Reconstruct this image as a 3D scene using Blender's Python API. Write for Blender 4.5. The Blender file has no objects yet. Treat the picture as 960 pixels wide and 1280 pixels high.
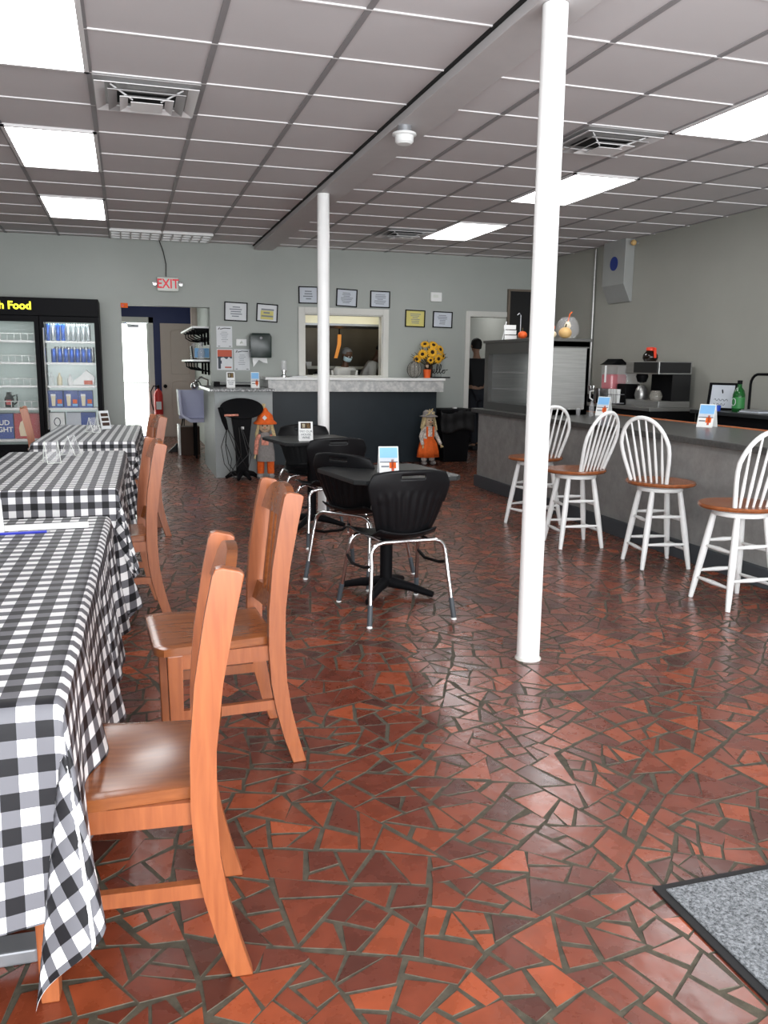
import bpy, bmesh, math, random
from mathutils import Vector, Matrix, noise
C = bpy.context.scene.collection
R = math.radians
PI = math.pi
random.seed(7)
HC = 1.37            # camera height
CEIL = 2.918
WB = 11.7            # back wall
XR = 6.02            # right wall
XL = -3.2            # left wall
YF = -1.3            # shop front

# ------------------------------------------------------------------ materials
def newmat(name):
    m = bpy.data.materials.new(name); m.use_nodes = True
    nt = m.node_tree; b = nt.nodes['Principled BSDF']
    return m, nt, b
def mat(name, col, rough=0.5, metal=0.0, var=0.0, scale=8.0, bump=0.0, bscale=60.0, coat=0.0, trans=0.0, emit=None, es=0.0, alpha=1.0, ior=1.45, spec=None, stretch=None, dist=0.002):
    m, nt, b = newmat(name)
    b.inputs['Base Color'].default_value = (*col, 1)
    b.inputs['Roughness'].default_value = rough
    b.inputs['Metallic'].default_value = metal
    b.inputs['Coat Weight'].default_value = coat
    b.inputs['Coat Roughness'].default_value = 0.15
    b.inputs['Transmission Weight'].default_value = trans
    b.inputs['IOR'].default_value = ior
    b.inputs['Alpha'].default_value = alpha
    if spec is not None: b.inputs['Specular IOR Level'].default_value = spec
    if emit: 
        b.inputs['Emission Color'].default_value = (*emit, 1); b.inputs['Emission Strength'].default_value = es
    tc = nt.nodes.new('ShaderNodeTexCoord')
    src = tc.outputs['Object']
    if stretch:
        mp = nt.nodes.new('ShaderNodeMapping'); mp.inputs['Scale'].default_value = stretch
        nt.links.new(src, mp.inputs['Vector']); src = mp.outputs['Vector']
    n = nt.nodes.new('ShaderNodeTexNoise'); n.inputs['Scale'].default_value = scale; n.inputs['Detail'].default_value = 5
    nt.links.new(src, n.inputs['Vector'])
    cr = nt.nodes.new('ShaderNodeValToRGB')
    v = max(var, 0.02)
    cr.color_ramp.elements[0].position = 0.3; cr.color_ramp.elements[1].position = 0.7
    cr.color_ramp.elements[0].color = (*[max(0, c * (1 - v)) for c in col], 1)
    cr.color_ramp.elements[1].color = (*[min(1, c * (1 + v)) for c in col], 1)
    nt.links.new(n.outputs['Fac'], cr.inputs['Fac']); nt.links.new(cr.outputs['Color'], b.inputs['Base Color'])
    if bump:
        n2 = nt.nodes.new('ShaderNodeTexNoise'); n2.inputs['Scale'].default_value = bscale; n2.inputs['Detail'].default_value = 3
        nt.links.new(src, n2.inputs['Vector'])
        bp = nt.nodes.new('ShaderNodeBump'); bp.inputs['Strength'].default_value = bump; bp.inputs['Distance'].default_value = dist
        nt.links.new(n2.outputs['Fac'], bp.inputs['Height']); nt.links.new(bp.outputs['Normal'], b.inputs['Normal'])
    return m

def wood(name, dark, light, stretch=(14, 14, 1.2), rough=0.36, coat=.2):
    m, nt, b = newmat(name)
    tc = nt.nodes.new('ShaderNodeTexCoord'); mp = nt.nodes.new('ShaderNodeMapping')
    mp.inputs['Scale'].default_value = stretch
    nt.links.new(tc.outputs['Object'], mp.inputs['Vector'])
    n = nt.nodes.new('ShaderNodeTexNoise'); n.inputs['Scale'].default_value = 5; n.inputs['Detail'].default_value = 8; n.inputs['Distortion'].default_value = 0.6
    nt.links.new(mp.outputs['Vector'], n.inputs['Vector'])
    cr = nt.nodes.new('ShaderNodeValToRGB'); cr.color_ramp.elements[0].position = 0.32; cr.color_ramp.elements[1].position = 0.68
    cr.color_ramp.elements[0].color = (*dark, 1); cr.color_ramp.elements[1].color = (*light, 1)
    nt.links.new(n.outputs['Fac'], cr.inputs['Fac']); nt.links.new(cr.outputs['Color'], b.inputs['Base Color'])
    b.inputs['Roughness'].default_value = rough; b.inputs['Coat Weight'].default_value = coat; b.inputs['Coat Roughness'].default_value = 0.22
    return m

def floor_mat():
    """glazed broken quarry tile, one colour per stone (face attribute)"""
    m, nt, b = newmat('crazy_paving'); L = nt.links.new; N = nt.nodes.new
    at = N('ShaderNodeAttribute'); at.attribute_name = 'stone'; at.attribute_type = 'GEOMETRY'
    cr = N('ShaderNodeValToRGB'); e = cr.color_ramp.elements
    e[0].position = 0; e[0].color = (0.072, 0.021, 0.014, 1); e[1].position = 1; e[1].color = (0.36, 0.074, 0.026, 1)
    for p_, c_ in ((.12, (0.115, 0.028, 0.017)), (.4, (0.165, 0.035, 0.017)), (.7, (0.205, 0.043, 0.018)), (.88, (0.28, 0.058, 0.021))):
        x = e.new(p_); x.color = (*c_, 1)
    L(at.outputs['Fac'], cr.inputs['Fac'])
    tc = N('ShaderNodeTexCoord')
    st = N('ShaderNodeTexNoise'); st.inputs['Scale'].default_value = 14; st.inputs['Detail'].default_value = 6; L(tc.outputs['Object'], st.inputs['Vector'])
    stm = N('ShaderNodeMapRange'); stm.inputs['From Min'].default_value = .3; stm.inputs['From Max'].default_value = .75; stm.inputs['To Min'].default_value = 0.75; stm.inputs['To Max'].default_value = 1.15; L(st.outputs['Fac'], stm.inputs['Value'])
    mu = N('ShaderNodeVectorMath'); mu.operation = 'SCALE'; L(cr.outputs['Color'], mu.inputs[0]); L(stm.outputs[0], mu.inputs['Scale'])
    L(mu.outputs[0], b.inputs['Base Color'])
    rn = N('ShaderNodeMapRange'); rn.inputs['To Min'].default_value = .19; rn.inputs['To Max'].default_value = .37; L(st.outputs['Fac'], rn.inputs['Value']); L(rn.outputs[0], b.inputs['Roughness'])
    b.inputs['Coat Weight'].default_value = 0.25; b.inputs['Coat Roughness'].default_value = 0.16
    wav = N('ShaderNodeTexNoise'); wav.inputs['Scale'].default_value = 11; L(tc.outputs['Object'], wav.inputs['Vector'])
    bp = N('ShaderNodeBump'); bp.inputs['Strength'].default_value = 0.6; bp.inputs['Distance'].default_value = 0.003
    L(wav.outputs['Fac'], bp.inputs['Height']); L(bp.outputs['Normal'], b.inputs['Normal']); L(bp.outputs['Normal'], b.inputs['Coat Normal'])
    return m

def gingham(name, p=0.066):
    m, nt, b = newmat(name); L = nt.links.new; N = nt.nodes.new
    uv = N('ShaderNodeUVMap'); uv.uv_map = 'UVMap'
    sp = N('ShaderNodeSeparateXYZ'); L(uv.outputs[0], sp.inputs[0])
    def half(out):
        d = N('ShaderNodeMath'); d.operation = 'DIVIDE'; L(out, d.inputs[0]); d.inputs[1].default_value = p
        f = N('ShaderNodeMath'); f.operation = 'FRACT'; L(d.outputs[0], f.inputs[0])
        g = N('ShaderNodeMath'); g.operation = 'LESS_THAN'; L(f.outputs[0], g.inputs[0]); g.inputs[1].default_value = 0.5
        return g.outputs[0]
    a = N('ShaderNodeMath'); a.operation = 'ADD'; L(half(sp.outputs['X']), a.inputs[0]); L(half(sp.outputs['Y']), a.inputs[1])
    h = N('ShaderNodeMath'); h.operation = 'MULTIPLY'; L(a.outputs[0], h.inputs[0]); h.inputs[1].default_value = 0.5
    cr = N('ShaderNodeValToRGB'); cr.color_ramp.interpolation = 'CONSTANT'; e = cr.color_ramp.elements
    e[0].position = 0; e[0].color = (0.80, 0.80, 0.80, 1); e[1].position = 0.75; e[1].color = (0.012, 0.012, 0.014, 1)
    x = e.new(0.25); x.color = (0.135, 0.135, 0.15, 1)
    L(h.outputs[0], cr.inputs['Fac'])
    ge = N('ShaderNodeNewGeometry')
    mx = N('ShaderNodeMix'); mx.data_type = 'RGBA'; L(cr.outputs['Color'], mx.inputs['A']); mx.inputs['B'].default_value = (.75, .75, .76, 1)
    bf = N('ShaderNodeMath'); bf.operation = 'MULTIPLY'; L(ge.outputs['Backfacing'], bf.inputs[0]); bf.inputs[1].default_value = 0.8
    L(bf.outputs[0], mx.inputs['Factor']); L(mx.outputs['Result'], b.inputs['Base Color'])
    b.inputs['Roughness'].default_value = 0.5; b.inputs['Specular IOR Level'].default_value = .22
    nz = N('ShaderNodeTexNoise'); nz.inputs['Scale'].default_value = 9; nz.inputs['Detail'].default_value = 3; L(uv.outputs[0], nz.inputs['Vector'])
    bp = N('ShaderNodeBump'); bp.inputs['Strength'].default_value = .35; bp.inputs['Distance'].default_value = .006; L(nz.outputs['Fac'], bp.inputs['Height']); L(bp.outputs['Normal'], b.inputs['Normal'])
    return m

def speckle(name, c0, c1, scale, rough, lo=.35, hi=.65, bump=.3):
    m, nt, b = newmat(name); L = nt.links.new; N = nt.nodes.new
    tc = N('ShaderNodeTexCoord')
    n = N('ShaderNodeTexNoise'); n.inputs['Scale'].default_value = scale; n.inputs['Detail'].default_value = 7; n.inputs['Roughness'].default_value = .7
    L(tc.outputs['Object'], n.inputs['Vector'])
    cr = N('ShaderNodeValToRGB'); cr.color_ramp.elements[0].position = lo; cr.color_ramp.elements[1].position = hi
    cr.color_ramp.elements[0].color = (*c0, 1); cr.color_ramp.elements[1].color = (*c1, 1)
    L(n.outputs['Fac'], cr.inputs['Fac']); L(cr.outputs['Color'], b.inputs['Base Color']); b.inputs['Roughness'].default_value = rough
    bp = N('ShaderNodeBump'); bp.inputs['Strength'].default_value = bump; bp.inputs['Distance'].default_value = .003
    L(n.outputs['Fac'], bp.inputs['Height']); L(bp.outputs['Normal'], b.inputs['Normal'])
    return m

M = {}
M['floor'] = floor_mat()
M['grout'] = speckle('grout', (0.030, 0.025, 0.016), (0.105, 0.090, 0.062), 28, .75, .3, .75, .6)
M['wall'] = mat('painted_wall', (0.37, 0.395, 0.37), 0.55, var=.04, scale=1.5, bump=.15, bscale=90)
M['wall_r'] = mat('painted_wall_side', (0.36, 0.36, 0.32), 0.5, var=.05, scale=1.5, bump=.15, bscale=90)
M['tile'] = mat('ceiling_tile', (0.60, 0.575, 0.58), 0.85, var=.03, scale=1.0, bump=.25, bscale=150)
M['tee'] = mat('ceiling_tee', (0.74, 0.73, 0.73), 0.45)
M['runner'] = mat('ceiling_runner_shaded', (0.27, 0.26, 0.265), 0.5)  # tee bars again, with their missing window light put into the colour
M['beam'] = mat('beam_paint', (0.54, 0.52, 0.52), 0.6)
M['white'] = mat('white_paint', (0.82, 0.83, 0.82), 0.35)
M['polew'] = mat('white_gloss_pole', (0.88, 0.88, 0.87), 0.3, bump=.1, bscale=20)
M['trimw'] = mat('cream_trim', (0.62, 0.62, 0.58), 0.45)
M['black'] = mat('black_plastic', (0.006, 0.006, 0.007), 0.38, spec=.22, bump=.1, bscale=200)
M['blackm'] = mat('black_metal', (0.006, 0.006, 0.007), 0.5, spec=.08)
M['sleeve'] = mat('grey_sleeve', (0.06, 0.07, 0.08), 0.5)
M['dark'] = mat('dark_laminate', (0.022, 0.024, 0.025), 0.38, spec=.35, var=.1, scale=50)
M['navyp'] = mat('slate_panel', (0.016, 0.023, 0.029), 0.4, spec=.3, var=.12, scale=3)
M['chrome'] = mat('chrome', (0.75, 0.75, 0.76), 0.14, metal=1)
M['steel'] = mat('brushed_steel', (0.42, 0.42, 0.41), 0.34, metal=.85, var=.1, scale=3, stretch=(1, 1, 20))
M['greysteel'] = mat('grey_metal', (0.35, 0.36, 0.38), 0.4, metal=.6)
M['wood'] = wood('orange_wood', (0.27, 0.076, 0.026), (0.35, 0.107, 0.036))
M['seatw'] = wood('seat_wood', (0.20, 0.058, 0.016), (0.28, 0.088, 0.025), stretch=(12, 1.3, 12), rough=.22)
M['stoolw'] = wood('stool_seat_wood', (0.20, 0.06, 0.02), (0.32, 0.10, 0.033), stretch=(10, 1.3, 10), rough=.25)
M['ging'] = gingham('gingham_cloth')
M['mat'] = speckle('mat_carpet', (0.035, 0.04, 0.045), (0.33, 0.35, 0.37), 130, .95, .36, .66, 1.0)
M['rubber'] = mat('rubber', (0.012, 0.012, 0.013), .6)
M['concrete'] = speckle('concrete_panel', (0.21, 0.21, 0.205), (0.33, 0.33, 0.32), 7, .6, .3, .7, .4)
M['bartop'] = speckle('bar_laminate', (0.045, 0.045, 0.043), (0.10, 0.10, 0.096), 40, .3, .3, .7, .05)
M['marble'] = speckle('white_marble', (0.42, 0.43, 0.43), (0.62, 0.62, 0.60), 16, .35, .4, .6, .05)
M['granite'] = speckle('dark_granite', (0.02, 0.02, 0.02), (0.4, 0.4, 0.4), 60, .25, .5, .62, .05)
M['stationp'] = mat('station_panel', (0.34, 0.37, 0.37), .5, var=.05)
M['orangew'] = wood('orange_trim', (0.42, 0.11, 0.03), (0.55, 0.17, 0.05), stretch=(12, 1.2, 12))
M['light'] = mat('light_diffuser', (.9, .9, .9), .5, emit=(1, 1, 1), es=11.0)
M['daydoor'] = mat('daylit_glass', (.9, .95, .9), .3, emit=(0.93, 1.0, 0.93), es=6.0)
M['glass'] = mat('clear_glass', (0.95, 1, .98), .03, trans=1.0, ior=1.1, alpha=.35)
M['pane'] = mat('thin_glass', (0.85, .95, .92), .04, alpha=.05)
M['acrylic'] = mat('acrylic', (0.85, .85, .87), .06, alpha=.16)
M['paper'] = mat('paper', (0.72, 0.74, 0.76), .7)
M['paperb'] = mat('blueish_paper', (0.58, 0.62, 0.68), .7)
M['ink'] = mat('ink', (0.05, 0.06, 0.08), .6)
M['inkg'] = mat('grey_ink', (0.22, 0.24, 0.27), .6)
M['yellow'] = mat('yellow_paper', (0.66, 0.60, 0.20), .7)
M['red'] = mat('red', (0.55, 0.03, 0.03), .4)
M['redsign'] = mat('red_sign', (0.75, 0.012, 0.03), .4, emit=(1, .03, .05), es=.12)
M['signw'] = mat('sign_white', (0.72, 0.75, .70), .4)
M['orange'] = mat('orange_felt', (0.80, 0.13, 0.015), .8, var=.12, scale=30, bump=.3)
M['redorange'] = mat('poster_orange', (0.55, 0.10, 0.05), .6)
M['blue'] = mat('blue', (0.01, 0.03, 0.22), .4)
M['skyb'] = mat('sky_blue', (0.22, 0.48, 0.80), .5)
M['navy'] = mat('navy_wall', (0.008, 0.020, 0.11), .5)
M['carton_blue'] = mat('carton_blue', (0.01, 0.05, 0.30), .4)
M['carton_red'] = mat('carton_red', (0.42, 0.02, 0.025), .4)
M['canblue'] = mat('can_blue', (0.03, 0.12, 0.55), .25, metal=.5)
M['cansilver'] = mat('can_silver', (0.62, 0.66, 0.70), .25, metal=.7)
M['beige'] = mat('beige_door', (0.52, 0.44, 0.39), .5)
M['beer'] = mat('pale_beer', (0.75, 0.68, 0.48), .4)
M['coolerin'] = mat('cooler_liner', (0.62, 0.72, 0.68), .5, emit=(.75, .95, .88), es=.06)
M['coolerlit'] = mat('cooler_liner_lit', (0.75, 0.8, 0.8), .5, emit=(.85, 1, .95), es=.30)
M['skin'] = mat('dark_skin', (0.10, 0.05, 0.03), .5)
M['skinl'] = mat('light_skin', (0.30, 0.17, 0.11), .5)
M['mask'] = mat('face_mask', (0.50, 0.66, 0.72), .7)
M['shirtw'] = mat('white_shirt', (0.72, 0.72, 0.70), .8, bump=.2, bscale=20, dist=.01)
M['shirtk'] = mat('black_shirt', (0.008, 0.008, 0.009), .8)
M['jeans'] = mat('dark_jeans', (0.012, 0.014, 0.02), .8)
M['hairk'] = mat('black_hair', (0.008, 0.007, 0.006), .7, bump=.5, bscale=90)
M['hairg'] = mat('grey_hair', (0.16, 0.16, 0.16), .8)
M['straw'] = mat('straw', (0.62, 0.50, 0.27), .85, var=.25, scale=60)
M['burlap'] = mat('burlap', (0.68, 0.52, 0.36), .85, var=.1, scale=60)
M['plaid'] = mat('checked_shirt', (0.60, 0.55, 0.50), .85, var=.45, scale=45)
M['pinkpl'] = mat('coral_check', (0.75, 0.30, 0.22), .85, var=.35, scale=45)
M['greyfelt'] = mat('grey_felt', (0.28, 0.26, 0.25), .9, var=.12, scale=40)
M['petal'] = mat('sunflower_petal', (0.90, 0.45, 0.02), .6, var=.2, scale=40)
M['petalc'] = mat('sunflower_centre', (0.035, 0.015, 0.006), .9)
M['leaf'] = mat('brown_leaf', (0.06, 0.05, 0.02), .7)
M['wire'] = mat('dark_wire', (0.02, 0.02, 0.02), .4)
M['smoke'] = mat('smoked_glass', (0.36, 0.34, 0.30), .12, alpha=.5)
M['pumpkin'] = mat('pumpkin_orange', (0.80, 0.12, 0.02), .5)
M['pumpkinw'] = mat('pumpkin_cream', (0.85, 0.72, 0.50), .5)
M['pumpkint'] = mat('pumpkin_tan', (0.62, 0.40, 0.16), .6)
M['juice'] = mat('pink_juice', (0.62, 0.09, 0.12), .15)
M['coffee'] = mat('coffee', (0.01, 0.006, 0.004), .08)
M['orlid'] = mat('red_orange_plastic', (0.85, 0.07, 0.03), .4)
M['gbottle'] = mat('green_glass', (0.01, 0.10, 0.02), .1, alpha=.9)
M['glabel'] = mat('green_label', (0.03, 0.20, 0.05), .5)
M['lilac'] = mat('lilac_plastic', (0.50, 0.52, 0.68), .5)
M['brown'] = mat('brown_box', (0.05, 0.025, 0.015), .7)
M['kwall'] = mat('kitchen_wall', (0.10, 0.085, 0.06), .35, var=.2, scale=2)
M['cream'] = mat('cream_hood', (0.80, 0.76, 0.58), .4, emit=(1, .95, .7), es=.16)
M['corr'] = mat('corridor_wall', (0.50, 0.51, 0.48), .6)
M['corrd'] = mat('corridor_panel', (0.19, 0.19, 0.18), .6)
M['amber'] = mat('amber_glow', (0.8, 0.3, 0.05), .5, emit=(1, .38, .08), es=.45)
M['board'] = mat('black_board', (0.012, 0.012, 0.013), .3)
M['boardf'] = mat('board_frame', (0.16, 0.13, 0.10), .5)
M['dgreen'] = mat('dark_green_plastic', (0.010, 0.022, 0.018), .25)
M['yel'] = mat('yellow_letters', (0.9, 0.85, 0.02), .5, emit=(1, .95, .05), es=1.0)
M['pen'] = mat('pen_blue', (0.02, 0.03, 0.35), .3)
M['vent'] = mat('vent_metal', (0.36, 0.35, 0.35), .4)
M['ventk'] = mat('vent_shadow', (0.01, 0.01, 0.01), .9)
M['darkcase'] = mat('case_trim', (0.13, 0.13, 0.125), .35, metal=.5)
M['greybox'] = mat('grey_duct', (0.40, 0.41, 0.40), .35, metal=.3)

# ------------------------------------------------------------------ geometry helpers
class MB:
    def __init__(s): s.bm = bmesh.new()
    def box(s, lo, hi, bev=0.0, mtx=None):
        r = bmesh.ops.create_cube(s.bm, size=1.0); vs = r['verts']
        for v in vs:
            v.co = Vector([lo[i] + (v.co[i] + .5) * (hi[i] - lo[i]) for i in range(3)])
        if bev:
            es = list({e for v in vs for e in v.link_edges})
            rr = bmesh.ops.bevel(s.bm, geom=es, offset=bev, segments=2, affect='EDGES', profile=.6)
            vs = list({v for f in rr['faces'] for v in f.verts} | {v for v in vs if v.is_valid})
        if mtx is not None:
            for v in vs: v.co = mtx @ v.co
        return s
    def tube(s, pts, rad, seg=8, closed=False, cap=True):
        pts = [Vector(p) for p in pts]; n = len(pts)
        rads = rad if isinstance(rad, (list, tuple)) else [rad] * n
        rings = []; up = None
        for i, p in enumerate(pts):
            if closed: t = (pts[(i + 1) % n] - pts[i - 1])
            else: t = pts[min(i + 1, n - 1)] - pts[max(i - 1, 0)]
            t.normalize()
            if up is None:
                up = Vector((0, 0, 1)) if abs(t.z) < .9 else Vector((1, 0, 0))
            a = t.cross(up)
            if a.length < 1e-5: a = t.cross(Vector((0, 1, 0)))
            a.normalize(); bb = a.cross(t).normalized(); up = bb
            rings.append([s.bm.verts.new(p + rads[i] * (math.cos(2 * PI * k / seg) * a + math.sin(2 * PI * k / seg) * bb)) for k in range(seg)])
        m = n if closed else n - 1
        for i in range(m):
            A, B = rings[i], rings[(i + 1) % n]
            for k in range(seg):
                s.bm.faces.new((A[k], A[(k + 1) % seg], B[(k + 1) % seg], B[k]))
        if cap and not closed:
            s.bm.faces.new(rings[0][::-1]); s.bm.faces.new(rings[-1])
        return s
    def lathe(s, prof, c=(0, 0, 0), seg=20, mtx=None, sx=1, sy=1):
        rings = []; allv = []
        for r, z in prof:
            if r < 1e-5: ring = [s.bm.verts.new((c[0], c[1], c[2] + z))]
            else: ring = [s.bm.verts.new((c[0] + sx * r * math.cos(2 * PI * k / seg), c[1] + sy * r * math.sin(2 * PI * k / seg), c[2] + z)) for k in range(seg)]
            rings.append(ring); allv += ring
        for A, B in zip(rings, rings[1:]):
            if len(A) == 1 and len(B) == 1: continue
            for k in range(seg):
                k2 = (k + 1) % seg
                if len(A) == 1: s.bm.faces.new((A[0], B[k2], B[k]))
                elif len(B) == 1: s.bm.faces.new((A[k], A[k2], B[0]))
                else: s.bm.faces.new((A[k], A[k2], B[k2], B[k]))
        if len(rings[0]) > 1: s.bm.faces.new(rings[0][::-1])
        if len(rings[-1]) > 1: s.bm.faces.new(rings[-1])
        if mtx is not None:
            for v in allv: v.co = mtx @ v.co
        return s
    def prism(s, poly, axis, a, b, bev=0.0):
        """poly of 2-D points in the two other axes, extruded along axis from a to b"""
        def mk(p, t):
            l = list(p); l.insert(axis, t); return Vector(l)
        A = [s.bm.verts.new(mk(p, a)) for p in poly]; B = [s.bm.verts.new(mk(p, b)) for p in poly]
        n = len(poly); fs = [s.bm.faces.new(A), s.bm.faces.new(B[::-1])]
        for i in range(n): fs.append(s.bm.faces.new((A[i], B[i], B[(i + 1) % n], A[(i + 1) % n])))
        if bev:
            es = list({e for f in fs for e in f.edges})
            bmesh.ops.bevel(s.bm, geom=es, offset=bev, segments=2, affect='EDGES', profile=.6)
        return s
    def grid(s, fn, nu, nv, skip=None):
        V = [[s.bm.verts.new(fn(i / nu, j / nv)) for j in range(nv + 1)] for i in range(nu + 1)]
        for i in range(nu):
            for j in range(nv):
                if skip and skip((i + .5) / nu, (j + .5) / nv): continue
                s.bm.faces.new((V[i][j], V[i + 1][j], V[i + 1][j + 1], V[i][j + 1]))
        return s
    def ball(s, c, r, sx=1, sy=1, sz=1, seg=14):
        prof = [(r * math.sin(PI * k / 8), -r * math.cos(PI * k / 8) * sz) for k in range(9)]
        return s.lathe(prof, c, seg, sx=sx, sy=sy)
    def build(s, name, m, parent=None, smooth=False, solid=0.0, label=None, loc=None, rot=None, sub=0):
        bmesh.ops.recalc_face_normals(s.bm, faces=s.bm.faces)
        me = bpy.data.meshes.new(name); s.bm.to_mesh(me); s.bm.free()
        me.materials.append(m)
        if smooth:
            me.polygons.foreach_set('use_smooth', [True] * len(me.polygons))
            try: me.set_sharp_from_angle(angle=R(40))
            except Exception: pass
        o = bpy.data.objects.new(name, me); C.objects.link(o)
        if parent: o.parent = parent
        if loc: o.location = loc
        if rot: o.rotation_euler = rot
        if solid:
            md = o.modifiers.new('solid', 'SOLIDIFY'); md.thickness = solid; md.offset = 0
        if sub:
            md = o.modifiers.new('sub', 'SUBSURF'); md.levels = sub; md.render_levels = sub
        if label: o['label'] = label
        return o

def tag(o, label, cat, group=None, kind=None):
    o['label'] = label; o['category'] = cat
    if group: o['group'] = group
    if kind: o['kind'] = kind
    return o
def thing(name, label, cat, loc=(0, 0, 0), rz=0.0, group=None):
    o = bpy.data.objects.new(name, None); C.objects.link(o); o.empty_display_size = .05
    o.location = loc; o.rotation_euler = (0, 0, rz)
    return tag(o, label, cat, group)
def struct(o): o['kind'] = 'structure'; return o
def dup(o, loc=None, rz=None, label=None, parent=None):
    c = o.copy(); C.objects.link(c)
    if parent: c.parent = parent
    if loc is not None: c.location = loc
    if rz is not None: c.rotation_euler = (0, 0, rz)
    if label: c['label'] = label
    for ch in list(o.children): dup(ch, parent=c)
    return c

def text(name, body, size, m, parent=None, mtx=Matrix(), ext=.001, align='CENTER', bold=0.0):
    cu = bpy.data.curves.new('t', 'FONT'); cu.body = body; cu.size = size; cu.extrude = ext
    cu.align_x = align; cu.align_y = 'CENTER'; cu.offset = bold; cu.resolution_u = 3
    to = bpy.data.objects.new('t', cu); C.objects.link(to)
    bpy.context.view_layer.update()
    me = bpy.data.meshes.new_from_object(to.evaluated_get(bpy.context.evaluated_depsgraph_get()))
    bpy.data.objects.remove(to); bpy.data.curves.remove(cu)
    me.transform(mtx); me.materials.clear(); me.materials.append(m); me.name = name
    o = bpy.data.objects.new(name, me); C.objects.link(o)
    if parent: o.parent = parent
    return o
FRONT = Matrix.Rotation(R(90), 4, 'X')      # text facing -Y
def T(x, y, z): return Matrix.Translation((x, y, z))
def arc(cx, cy, r, a0, a1, n): return [(cx + r * math.cos(R(a0 + (a1 - a0) * k / n)), cy + r * math.sin(R(a0 + (a1 - a0) * k / n))) for k in range(n + 1)]

# ------------------------------------------------------------------ camera
cam = bpy.data.cameras.new('camera'); co = bpy.data.objects.new('camera', cam); C.objects.link(co)
p, yw, rl = R(9.95), R(16.93), R(0.66)
F = Vector((math.sin(yw) * math.cos(p), math.cos(yw) * math.cos(p), -math.sin(p)))
Rt = Vector((math.cos(yw), -math.sin(yw), 0)); U = Rt.cross(F)
R2 = Rt * math.cos(rl) + U * math.sin(rl); U2 = R2.cross(F)
co.matrix_world = Matrix(((R2.x, U2.x, -F.x, 0), (R2.y, U2.y, -F.y, 0), (R2.z, U2.z, -F.z, HC), (0, 0, 0, 1)))
cam.sensor_fit = 'VERTICAL'; cam.sensor_height = 24; cam.lens = 24 * 1052 / 1280; cam.clip_start = .05
bpy.context.scene.camera = co

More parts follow.
